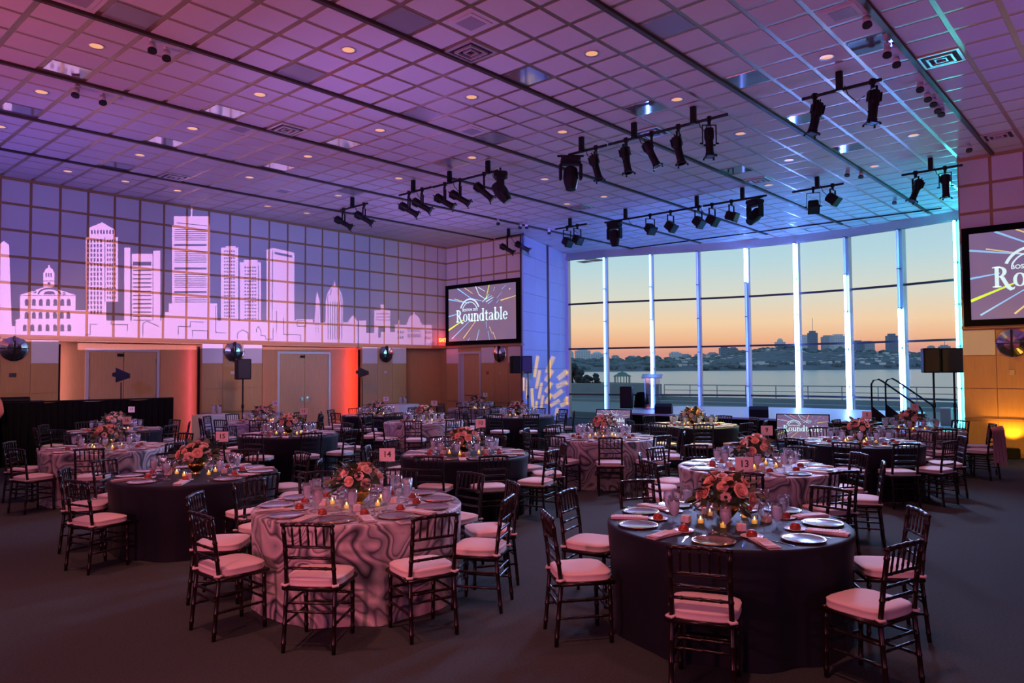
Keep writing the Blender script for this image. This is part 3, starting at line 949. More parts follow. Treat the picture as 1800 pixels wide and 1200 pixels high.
# ------------------------------------------------------------------ hanging stage lights
hang_m = MB().box(-.045, -.035, -.34, .045, .035, 0).box(-.03, -.05, -.30, .03, -.035, -.18).box(-.025, -.048, -.14, .025, -.035, -.05).mesh('hanger_box', 'black_metal')
lk_house = MB().lathe([(.03, -.27), (.07, -.26), (.083, -.22), (.083, -.10), (.072, -.06)], 14).box(-.05, -.095, -.24, .05, -.08, -.10).box(-.05, .08, -.24, .05, .095, -.10).mesh('lamp_housing', 'black_metal')
lk_bar = MB().lathe([(.066, -.06), (.066, .16), (.074, .17), (.074, .22)], 14).box(-.10, -.012, .02, .10, .012, .045).mesh('lens_barrel', 'black_metal')
lk_gel = MB().box(-.085, -.085, .22, .085, .085, .235)
for sx in (-1, 1):
    for sy in (-1, 1): lk_gel.box(sx * .085 - .012, sy * .085 - .012, .235, sx * .085 + .012, sy * .085 + .012, .265)
lk_gel = lk_gel.mesh('gel_frame', 'black_metal')
lk_lens = MB().lathe([(0, .236), (.07, .236)], 14).mesh('front_lens', 'gel_glass')
lk_hand = MB().tube([(-.04, 0, -.26), (-.04, 0, -.31), (.04, 0, -.31), (.04, 0, -.26)], .009, 6).mesh('handle', 'black_metal')


def yoke_mesh(h, w=.11):
    return MB().box(-w - .012, -.018, -.02, -w, .018, h - .10).box(w, -.018, -.02, w + .012, .018, h - .10).box(-w - .012, -.018, h - .112, w + .012, .018, h - .10).box(-.022, -.022, h - .10, .022, .022, h - .02).tube([(-w - .05, 0, 0), (-w, 0, 0)], .014, 6).tube([(w, 0, 0), (w + .05, 0, 0)], .014, 6).mesh('yoke', 'black_metal')


clamp_m = MB().bev(-.035, -.04, -.045, .035, .04, .045, .01).mesh('clamp', 'black_metal')
wash_b = MB().bev(-.12, -.11, -.14, .12, .11, .11, .03).box(-.13, -.12, .10, .13, .12, .14).mesh('wash_housing', 'black_box')
wash_l = MB().box(-.105, -.095, .14, .105, .095, .143).mesh('wash_lens', 'gel_glass')
mh_base = MB().bev(-.19, -.15, -.11, .19, .15, .0, .03).tube([(-.26, 0, .02), (.26, 0, .02)], .022, 6).mesh('fixture_base', 'black_box')
mh_arm = MB().loft([[(-.20, -.08, -.10), (.20, -.08, -.10), (.20, .08, -.10), (-.20, .08, -.10)], [(-.20, -.08, -.16), (.20, -.08, -.16), (.20, .08, -.16), (-.20, .08, -.16)]], True, True).bev(-.23, -.08, -.46, -.17, .08, -.14, .02).bev(.17, -.08, -.46, .23, .08, -.14, .02).mesh('fixture_yoke', 'black_box')
mh_head = MB().lathe([(.09, -.20), (.135, -.16), (.15, .02), (.135, .12), (.105, .24), (.10, .26)], 12).mesh('fixture_head', 'black_box')
mh_lens = MB().lathe([(0, .262), (.092, .262)], 12).mesh('fixture_lens', 'gel_glass')
UP = Vector((0, 0, 1))
RIGHT = Vector(_R)
TOW = Vector((_F[0], _F[1], 0)).normalized() * -1


def orient(o, axis):
    o.rotation_mode = 'QUATERNION'
    o.rotation_quaternion = Vector((0, 0, 1)).rotation_difference(axis.normalized())


def fixture(kind, px, py, Yb, zb, axis, label):
    p = aty(px, py, Yb)
    zb = max(zb, p.z + .22)
    h = zb - p.z
    ah = Vector((axis.x, axis.y, 0))
    rz = math.atan2(ah.y, ah.x) - PI / 2 if ah.length > .05 else 0
    nm = {'leko': 'spot_fixture', 'wash': 'wash_light', 'mover': 'moving_head'}[kind]
    o = thing(nm, label, 'stage light', p, rz, {'leko': 'black profile spotlights on the bars', 'wash': 'square wash lights on the bars', 'mover': 'moving head lights'}[kind])
    la = Matrix.Rotation(-rz, 3, 'Z') @ axis
    if kind == 'leko':
        for me in (lk_house, lk_bar, lk_gel, lk_lens, lk_hand): orient(put(me.name.split('.')[0], me, o), la)
        put('yoke', yoke_mesh(h), o)
        put('clamp', clamp_m, o, (0, 0, h))
    elif kind == 'wash':
        for me in (wash_b, wash_l): orient(put(me.name.split('.')[0], me, o), la)
        put('yoke', yoke_mesh(h, .14), o)
        put('clamp', clamp_m, o, (0, 0, h))
    else:
        put('fixture_base', mh_base, o, (0, 0, h - .06))
        put('fixture_yoke', mh_arm, o, (0, 0, h - .06))
        for me in (mh_head, mh_lens): orient(put(me.name.split('.')[0], me, o, (0, 0, h - .46)), la)


def bar(ends, hangers, fixtures, label, word):
    hp = [atz(x, y, ZC) for x, y in hangers]
    Yb = sum(p.y for p in hp) / len(hp)
    es = [aty(x, y, Yb) for x, y in ends]
    zb = sum(p.z for p in es) / len(es)
    zb = min(zb, ZC - .25)
    es = [Vector((p.x, Yb, zb)) for p in es]
    o = thing('lighting_bar', label, 'lighting bar', (sum(p.x for p in es) / len(es), Yb, zb))
    for a, b in zip(es[::2], es[1::2]): put('pipe', MB().tube([Vector(a) - o.location, Vector(b) - o.location], .026, 8).mesh('pipe', 'black_metal'), o)
    for p in hp:
        sc = (ZC - .016 - zb + .03) / .34
        put('hanger', hang_m, o, Vector((p.x, Yb - .03, ZC - .016)) - o.location, scale=(1, 1, sc))
    cb = MB()
    for k, p in enumerate(hp):
        q = Vector((p.x + .06, Yb + .01, zb + .05)) - o.location
        cb.tube([q, q + Vector((.05, 0, -.15)), q + Vector((.16, .02, -.28)), q + Vector((.28, .02, -.22))], .008, 5)
    put('power_cable', cb.mesh('power_cable', 'power_cable'), o)
    cnt = {}
    for f in sorted(fixtures, key=lambda q: q[1]):
        cnt[f[0]] = cnt.get(f[0], 0) + 1
    idx = {}
    for (kind, x, y, ax) in sorted(fixtures, key=lambda q: q[1]):
        idx[kind] = idx.get(kind, 0) + 1
        nm = {'leko': 'black profile spotlight', 'wash': 'square black wash light', 'mover': 'bulky black moving head light'}[kind]
        pos = '' if cnt[kind] == 1 else ', %s from left' % ORD[idx[kind] - 1]
        fixture(kind, x, y, Yb, zb, ax, '%s hanging from %s%s' % (nm, word, pos))


def ax(r, dn, tw=0): return (RIGHT * r + UP * -dn + TOW * tw).normalized()


a1 = ax(.85, .5, .05)
bar([(598, 370), (646, 357)], [(621, 346)], [('leko', 604, 392, a1), ('leko', 640, 384, a1)], 'short black lighting bar nearest the skyline wall', 'the leftmost bar by the skyline wall')
bar([(702, 344), (758, 328)], [(728, 316)], [('leko', 719, 369, a1), ('leko', 742, 362, a1)], 'short black lighting bar second from the left', 'the second bar from the left')
bar([(761, 329), (825, 313), (826, 312), (875, 299)], [(791, 300), (860, 282)], [('leko', 782, 355, a1), ('leko', 809, 349, a1), ('leko', 851, 338, ax(.75, .65)), ('mover', 880, 325, ax(.55, .8))], 'black lighting bar with two hangers left of centre', 'the two-hanger bar left of centre')
bar([(871, 420), (920, 411)], [(895, 401)], [('leko', 892, 438, a1), ('leko', 919, 434, a1)], 'short black lighting bar in front of the left screen', 'the bar before the left screen')
bar([(1000, 271), (1066, 254), (1070, 253), (1279, 204)], [(1021, 239), (1116, 215), (1222, 188)],
    [('mover', 1003, 290, ax(0, 1, .1)), ('leko', 1048, 296, ax(.25, 1, .1)), ('leko', 1101, 283, ax(.15, 1, .1)), ('leko', 1146, 273, ax(.4, .9, .1)), ('leko', 1193, 266, ax(.2, 1, .1)), ('leko', 1247, 252, ax(.0, 1, .1))],
    'long black lighting bar with three hangers near the ceiling centre', 'the long central bar')
bar([(1410, 174), (1550, 140)], [(1476, 125)], [('leko', 1433, 210, ax(-.25, 1, 0)), ('leko', 1535, 190, ax(-.12, 1, 0))], 'black lighting bar nearest the top right of the photo', 'the top right bar')
bar([(1585, 307), (1692, 291)], [(1636, 277)], [('leko', 1610, 336, ax(-.4, .9, 0)), ('leko', 1662, 328, ax(.02, 1, 0))], 'black lighting bar beside the right screen wall', 'the bar beside the right screen wall')
bar([(1393, 337), (1483, 323)], [(1437, 310)], [('wash', 1430, 363, ax(-.2, .7, .6)), ('wash', 1464, 350, ax(.5, .6, .5))], 'short black bar with two square lights over the right of the stage', 'the short bar above stage right')
bar([(1063, 387), (1233, 364), (1236, 363), (1348, 346)], [(1093, 364), (1230, 345), (1308, 330)],
    [('mover', 1080, 404, ax(.05, 1, 0)), ('wash', 1143, 402, ax(.3, .6, .6)), ('wash', 1179, 398, ax(.5, .6, .5)), ('wash', 1228, 390, ax(.4, .6, .5)), ('wash', 1252, 387, ax(.5, .5, .5)), ('wash', 1286, 380, ax(.6, .3, .5)), ('mover', 1327, 372, ax(-.6, .6, .3))],
    'long black lighting bar above the front of the stage', 'the long bar above the stage')
bar([(976, 403), (1031, 393)], [(1003, 383)], [('wash', 997, 425, ax(.45, .5, .6)), ('wash', 1015, 421, ax(.5, .5, .6))], 'short black bar with two square lights beside the blue pillar', 'the bar beside the blue pillar')

# ------------------------------------------------------------------ chairs
def bamboo(pts, r, bumps, n=8):
    """turned rod with raised rings"""
    pts = [Vector(p) for p in pts]
    segs = [0]
    for a, b in zip(pts[:-1], pts[1:]): segs.append(segs[-1] + (b - a).length)
    tot = segs[-1]

    def at(s):
        for k in range(len(pts) - 1):
            if s <= segs[k + 1] + 1e-9: return pts[k].lerp(pts[k + 1], (s - segs[k]) / max(1e-9, segs[k + 1] - segs[k]))
        return pts[-1]
    ss = {0: r * .9, tot: r * .8}
    for s in segs[1:-1]: ss[s] = r
    for k in range(bumps):
        s = tot * (k + .5) / bumps
        ss[s - .012] = r
        ss[s - .004] = r * 1.22
        ss[s + .004] = r * 1.22
        ss[s + .012] = r
    ks = sorted(ss)
    return MB().tube([at(s) for s in ks], [ss[s] for s in ks], n)


CH = []           # (part name, mesh, parent part)
W2, D2 = .185, .185


def merge(*ms):
    o = MB()
    for m in ms: o.add(m.v, m.f)
    return o


def cushion_mb():
    m = MB()
    n = 28
    rings = []
    for (f, z) in [(.95, .438), (1.0, .441), (1.015, .446), (1.0, .451), (1.01, .480), (1.02, .486), (.985, .492), (.80, .501), (.45, .506), (.12, .507)]:
        r_ = []
        for i in range(n):
            a = 2 * PI * i / n
            c, s = math.cos(a), math.sin(a)
            e = 4.2
            q = (abs(c) ** e + abs(s) ** e) ** (-1 / e)
            r_.append((.205 * q * c * f * (1 + .04 * s), .195 * q * s * f - .005, z))
        rings.append(r_)
    return m.loft(rings, True, True)


def chair_parts():
    P_ = []
    post = lambda s: [(s * .178, -.225, 0), (s * .172, -.185, .43), (s * .168, -.205, .62), (s * .172, -.245, .875)]
    for s in (-1, 1): P_.append(('back_post', bamboo(post(s), .0155, 7)))
    for s in (-1, 1): P_.append(('leg', bamboo([(s * .175, .175, 0), (s * .178, .165, .43)], .0155, 4)))
    fr = MB()
    for (a, b) in (((-.19, -.19), (.19, -.19)), ((.19, -.19), (.195, .185)), ((.195, .185), (-.195, .185)), ((-.195, .185), (-.19, -.19))):
        fr.tube([(*a, .425), (*b, .425)], .017, 8)
    fr.box(-.18, -.18, .418, .18, .18, .436)
    P_.append(('seat_frame', fr))
    P_.append(('top_rail', bamboo([(-.19, -.243, .868), (0, -.252, .876), (.19, -.243, .868)], .0145, 5)))
    for z, y in ((.715, -.220), (.638, -.208), (.565, -.199)): P_.append(('back_rail', bamboo([(-.168, y, z), (.168, y, z)], .0105, 3)))
    for k in range(5):
        x = -.112 + .056 * k
        P_.append(('spindle', bamboo([(x, -.246, .868), (x, -.220, .715)], .0075, 2, 6)))
    for z in (.30, .22): P_.append(('front_stretcher', bamboo([(-.175, .170, z), (.175, .170, z)], .0095, 3, 6)))
    for z in (.33, .27): P_.append(('back_stretcher', bamboo([(-.175, -.197, z), (.175, -.197, z)], .0095, 3, 6)))
    for s in (-1, 1):
        for z in (.31, .19): P_.append(('side_stretcher', bamboo([(s * .176, -.205, z), (s * .176, .170, z)], .0095, 3, 6)))
    return P_


_cp = chair_parts()
CHAIR_FULL = [(n, m.mesh(n, 'chair_wood', True)) for n, m in _cp]
CHAIR_FRAME = merge(*[m for n, m in _cp]).mesh('chair_frame', 'chair_wood', True)
CUSH = cushion_mb().mesh('seat_cushion', 'cushion', True)
TIE = MB().tube([(-.185, -.165, .452), (-.20, -.20, .452), (-.17, -.215, .450), (-.15, -.175, .452)], .010, 5).mesh('cushion_tie', 'cushion', True)
TIE2 = MB().tube([(.185, -.165, .452), (.20, -.20, .452), (.17, -.215, .450), (.15, -.175, .452)], .010, 5).mesh('cushion_tie', 'cushion', True)


def chair(x, y, rz, label, full, group):
    c = thing('banquet_chair', label, 'chair', (x, y, 0), rz, group)
    if full:
        for n, me in CHAIR_FULL: put(n, me, c)
        q = put('seat_cushion', CUSH, c)
        put('cushion_tie', TIE, q)
        put('cushion_tie', TIE2, q)
    else:
        put('chair_frame', CHAIR_FRAME, c)
        put('seat_cushion', CUSH, c)
    return c


# ------------------------------------------------------------------ table ware
TR, TH = .88, .76


def cloth_mesh(matn, seed):
    r = np.random.RandomState(seed)
    n = 120
    ph = r.uniform(0, 6.28, 5)
    fr_ = [7 + r.randint(0, 3), 11 + r.randint(0, 3), 17 + r.randint(0, 4)]
    rings = []
    for rr in (.0001, .3, .6, .84): rings.append([(rr * math.cos(2 * PI * i / n), rr * math.sin(2 * PI * i / n), TH) for i in range(n)])
    rings.append([((TR - .008) * math.cos(2 * PI * i / n), (TR - .008) * math.sin(2 * PI * i / n), TH) for i in range(n)])
    for t in (0.01, .05, .12, .25, .4, .55, .7, .85, 1.0):
        ring_ = []
        for i in range(n):
            a = 2 * PI * i / n
            w = .5 * math.sin(fr_[0] * a + ph[0]) + .32 * math.sin(fr_[1] * a + ph[1] + .6 * math.sin(2 * a)) + .18 * math.sin(fr_[2] * a + ph[2])
            amp = .075 * min(1, t * 1.5)
            rad_ = TR - amp * (.5 - .5 * w) + .004
            if t == 1.0: rad_ += .012
            ring_.append((rad_ * math.cos(a), rad_ * math.sin(a), max(.004, TH - .006 - (TH - .004) * t)))
        rings.append(ring_)
    return MB().loft(rings, False, False).mesh('tablecloth', matn, True)


def glass_mesh(prof, name, m='clear_glass', n=14): return MB().lathe(prof, n, cap=False).mesh(name, m, True)


GOB = glass_mesh([(.034, 0), (.032, .003), (.006, .008), (.005, .050), (.012, .058), (.030, .080), (.036, .115), (.034, .165), (.032, .165), (.034, .115), (.028, .082)], 'goblet_glass')
GOBW = MB().lathe([(.008, .060), (.027, .083), (.0325, .112), (.032, .142), (.0, .143)], 14, cap=False).mesh('ice_water', 'water_in_glass', True)
WIN = glass_mesh([(.036, 0), (.034, .003), (.005, .008), (.004, .085), (.012, .092), (.036, .125), (.040, .155), (.033, .205), (.031, .205), (.038, .155), (.034, .127)], 'wine_glass')
TUM = glass_mesh([(0, .002), (.028, .002), (.033, .11), (.031, .11), (.026, .006)], 'tumbler')
CHG = MB().lathe([(0, .004), (.10, .004), (.134, .012), (.143, .014), (.143, .011), (.10, .0), (0, 0)], 32, cap=False).mesh('charger_dish', 'charger', True)
CHR = MB().lathe([(.130, .0115), (.144, .0155), (.146, .0135), (.144, .011)], 32, cap=False).mesh('charger_rim', 'gold_rim', True)
BPL = MB().lathe([(0, .004), (.05, .004), (.075, .012), (.077, .010), (.05, 0), (0, 0)], 20, cap=False).mesh('side_plate', 'china', True)
DES = MB().lathe([(.036, 0), (.038, .008), (.036, .022), (.027, .038), (.012, .046), (0, .047)], 14).mesh('dessert_dome', 'dessert', True)
DGR = MB().lathe([(.010, 0), (.016, .006), (.012, .014), (0, .016)], 8).mesh('garnish', 'dessert', True)


def napkin_mesh():
    m = MB()
    for k, (dx, z) in enumerate(((0, 0), (.006, .004), (-.004, .008), (.003, .012))):
        m.add([(-.041 + dx, -.14 + .004 * k, z), (.041 + dx, -.14 + .004 * k, z), (.041 + dx, .14, z + .001), (-.041 + dx, .14, z + .001), (-.041 + dx, -.14, z + .0045), (.041 + dx, -.14, z + .0045), (.041 + dx, .14, z + .0055), (-.041 + dx, .14, z + .0055)],
              [(0, 3, 2, 1), (4, 5, 6, 7), (0, 1, 5, 4), (1, 2, 6, 5), (2, 3, 7, 6), (3, 0, 4, 7)])
    return m


NAP = napkin_mesh().mesh('napkin', 'napkin')
MENU = MB().box(-.042, -.105, 0, .042, .105, .0025).mesh('menu_card', 'paper')
MTXT = MB()
for k in range(7): MTXT.box(-.03 + .004 * (k % 3), .06 - .02 * k, .0026, .03 - .004 * (k % 2), .063 - .02 * k, .0029)
MTXT = MTXT.mesh('printed_lines', 'napkin_grey')
KNI = MB().box(-.006, -.10, 0, .006, .0, .003).box(-.009, 0, 0, .008, .10, .002).mesh('knife', 'silver')
FRK = MB().box(-.005, -.10, 0, .005, .03, .003)
FRK.box(-.011, .03, 0, .011, .045, .003)
for k in range(4): FRK.box(-.011 + .0062 * k, .045, 0, -.0075 + .0062 * k, .09, .002)
FRK = FRK.mesh('fork', 'silver')
BOX = MB().bev(-.03, -.03, 0, .03, .03, .05, .003).mesh('favour_body', 'paper')
BOXB = MB().box(-.031, -.006, .0, .031, .006, .0515).box(-.006, -.031, 0, .006, .031, .0515).mesh('favour_ribbon', 'napkin')
VCUP = glass_mesh([(0, .003), (.026, .003), (.030, .065), (.028, .065), (.024, .008)], 'votive_cup')
VWAX = MB().lathe([(.022, .006), (.022, .032), (0, .030)], 12).mesh('votive_wax', 'wax', True)
VFLM = MB().lathe([(0, .032), (.005, .040), (.004, .048), (0, .058)], 8, cap=False).mesh('votive_flame', 'flame', True)
BOWL = MB().lathe([(.045, 0), (.05, .006), (.03, .02), (.06, .05), (.095, .095), (.105, .14), (.098, .14), (.085, .10)], 24).mesh('gold_bowl', 'gold', True)


def rose_mesh(matn, seed):
    r = np.random.RandomState(seed)
    m = MB()
    for (cnt, rr, h, op) in ((3, .014, .040, .1), (4, .024, .040, .25), (5, .034, .036, .5), (5, .043, .028, .85)):
        off = r.uniform(0, 6)
        for k in range(cnt):
            a = off + 2 * PI * k / cnt
            vs, n = [], 4
            wid = 2 * PI / cnt * .72
            for i in range(n + 1):
                for j in range(n + 1):
                    u, v = i / n - .5, j / n
                    aa = a + u * wid * 2 * (.5 + .5 * math.sin(v * 2.2))
                    q = rr * (.35 + .75 * math.sin(v * 1.5)) + op * .014 * v * v
                    z = h * (v ** .8) - op * .012 * v * v * v - .010 * abs(u) * v + r.uniform(-.001, .001)
                    vs.append((q * math.cos(aa), q * math.sin(aa), z - .006))
            m.add(vs, [(i * (n + 1) + j, (i + 1) * (n + 1) + j, (i + 1) * (n + 1) + j + 1, i * (n + 1) + j + 1) for i in range(n) for j in range(n)])
    m.lathe([(0, -.012), (.02, -.004), (.02, .02), (0, .028)], 8)
    return m.mesh('rose', matn, True)


ROSES = [rose_mesh('rose_petal', 1), rose_mesh('rose_cream', 2), rose_mesh('rose_petal', 3)]


def anemone():
    m = MB()
    for k in range(7):
        a = 2 * PI * k / 7
        c, s = math.cos(a), math.sin(a)
        t = (-s, c)
        vs = [(0, 0, 0), (c * .02 + t[0] * .014, s * .02 + t[1] * .014, .004), (c * .036 + t[0] * .012, s * .036 + t[1] * .012, .012), (c * .04, s * .04, .014), (c * .036 - t[0] * .012, s * .036 - t[1] * .012, .012), (c * .02 - t[0] * .014, s * .02 - t[1] * .014, .004)]
        m.add(vs, [(0, 1, 2, 3, 4, 5)])
    m.cur = 1
    m.lathe([(.012, .001), (.013, .006), (.008, .013), (0, .015)], 8)
    return m.mesh('anemone', ['rose_cream', 'anemone_centre'])


ANE = anemone()


def leaf_mesh(matn):
    m = MB()
    pr = [(0, .004), (.02, .018), (.045, .026), (.07, .020), (.095, .002)]
    vs = []
    for k, (y, w) in enumerate(pr):
        z = -.10 * y * y * 10
        vs += [(-w, y, z + .006), (0, y, z - .002), (w, y, z + .006)]
    fs = []
    for k in range(4): fs += [(3 * k, 3 * k + 1, 3 * k + 4, 3 * k + 3), (3 * k + 1, 3 * k + 2, 3 * k + 5, 3 * k + 4)]
    m.add(vs, fs)
    return m.mesh('leaf', matn, True)


LEAVES = [leaf_mesh('leaf'), leaf_mesh('leaf_grey'), leaf_mesh('leaf')]


def join_inst(items, name):
    """bake (mesh, matrix) pairs to one mesh"""
    V, Fc, mi, mats = [], [], [], []
    for me, M in items:
        o = len(V)
        V += [M @ v.co for v in me.vertices]
        idx = []
        for q in me.materials:
            if q not in mats: mats.append(q)
            idx.append(mats.index(q))
        for p in me.polygons:
            Fc.append([o + i for i in p.vertices])
            mi.append(idx[p.material_index])
    m = bpy.data.meshes.new(name)
    m.from_pydata([tuple(v) for v in V], [], Fc)
    for q in mats: m.materials.append(q)
    m.polygons.foreach_set('material_index', mi)
    m.polygons.foreach_set('use_smooth', [True] * len(Fc))
    m.update()
    return m


def flowers(par, seed, full):
    r = np.random.RandomState(seed)
    n = 20
    bl, lv = [], []
    ga = PI * (3 - 5 ** .5)
    for k in range(n):
        z = 1 - (k + .5) / n * 1.05
        q = math.sqrt(max(0, 1 - z * z))
        a = ga * k + r.uniform(-.2, .2)
        d = Vector((q * math.cos(a), q * math.sin(a), z * .95 + .05)).normalized()
        rr = .165 + r.uniform(-.02, .025)
        p = Vector((d.x * rr * 1.08, d.y * rr * 1.08, .185 + d.z * rr * .95))
        an = (k % 6 == 4)
        s = r.uniform(.72, 1.08)
        bl.append((ANE if an else ROSES[r.randint(3)], Matrix.Translation(p) @ d.to_track_quat('Z', 'Y').to_matrix().to_4x4() @ Matrix.Scale(s, 4), 'anemone' if an else 'rose'))
    for k in range(64):
        a = r.uniform(0, 2 * PI)
        el = r.uniform(-.35, 1.0)
        d = Vector((math.cos(a) * math.cos(el), math.sin(a) * math.cos(el), math.sin(el)))
        rr = .125 + r.uniform(0, .075)
        p = Vector((d.x * rr, d.y * rr, .175 + d.z * rr * .9))
        M = Matrix.Translation(p) @ (d + Vector((0, 0, -.25))).normalized().to_track_quat('Y', 'Z').to_matrix().to_4x4() @ Matrix.Rotation(r.uniform(-.7, .7), 4, 'Y') @ Matrix.Scale(r.uniform(.8, 1.35), 4)
        lv.append((LEAVES[k % 3], M, 'leaf'))
    put('gold_bowl', BOWL, par)
    put('foliage_core', MB().lathe([(.085, .12), (.12, .16), (.12, .22), (.07, .29), (0, .31)], 10).mesh('foliage_core', 'leaf'), par)
    if full:
        for me, M, nm in bl + lv:
            o = put(nm, me, par)
            o.matrix_local = M
    else:
        put('blooms', join_inst([(a, b) for a, b, c in bl], 'blooms'), par)
        put('foliage', join_inst([(a, b) for a, b, c in lv], 'foliage'), par)


SIGN_CARD = MB().box(-.07, -.002, -.058, .07, .002, .058).mesh('sign_card', 'paper')
SIGN_STAND = MB().tube([(0, 0.006, .01), (0, .006, .345)], .004, 6).lathe([(.04, 0), (.04, .008), (.006, .014)], 14).mesh('sign_stand', 'acrylic')

TABLES = [  # key, px centre of the table top, cloth, chair angles, reference
    ('14', 631, 886, 'm', [-50, -12, 25, 57, 90, 126, 162, -165, -133, -92], 'marbled table fourteen'),
    ('13', 1276, 917, 'n', [-71, -18, 33, 76, 116, 152, -172, -128], 'front right navy table'),
    ('15', 345, 833, 'n', [-74, -124, -157, 2, 53, 92, 130, 167], 'navy table fifteen'),
    ('16', 186, 787, 'm', [-72, -129, -27, 20, 60, 100, 140, 180], 'marbled table sixteen'),
    ('17', 203, 756, 'n', [-62, -20, 25, 66, 106, 146, -174, -134, -98], 'navy table seventeen'),
    ('10', 817, 797, 'n', [-64, -29, 8, 44, 80, 116, 152, -172, -136, -100], 'navy table ten'),
    ('11', 508, 763, 'n', [-56, -16, 18, 58, 94, 130, 166, -160, -125, -90], 'navy table eleven'),
    ('12', 463, 740, 'm', [-70, -34, 2, 38, 74, 110, 146, -178, -142, -106], 'marbled table twelve'),
    ('8', 662, 729, 'n', [-84, -48, -12, 24, 60, 96, 132, 168, -156, -120], 'navy table eight'),
    ('7', 745, 741, 'm', [-50, -14, 22, 54, 110, 142, 174, -154, -122, -86], 'marbled table seven'),
    ('4', 840, 718, 'm', [-60, -24, 12, 48, 84, 120, 156, -168, -132, -96], 'far marbled table four'),
    ('3', 911, 731, 'n', [-72, -36, 0, 36, 72, 108, 144, 180, -152, -117], 'navy table near the pillar'),
    ('6', 1060, 768, 'm', [-88, -50, -14, 22, 58, 94, 130, 166, -158, -123], 'marbled table near the monitor'),
    ('2', 1219, 747, 'n', [-54, -18, 18, 54, 90, 126, 162, -162, -126, -90], 'yellow-lit navy table'),
    ('9', 1328, 820, 'm', [-70, -122, 177, 14, -28, 52, 88, 120, 148, -154], 'marbled table nine'),
    ('5', 1512, 777, 'n', [-80, -50, -17, 24, 62, 98, 134, 170, -150, -114], 'navy table five'),
    ('1', 1600, 755, 'm', [-54, -8, 30, 66, 102, 138, 174, -150, -114, -84], 'marbled table one'),
]
SETTINGS = {}
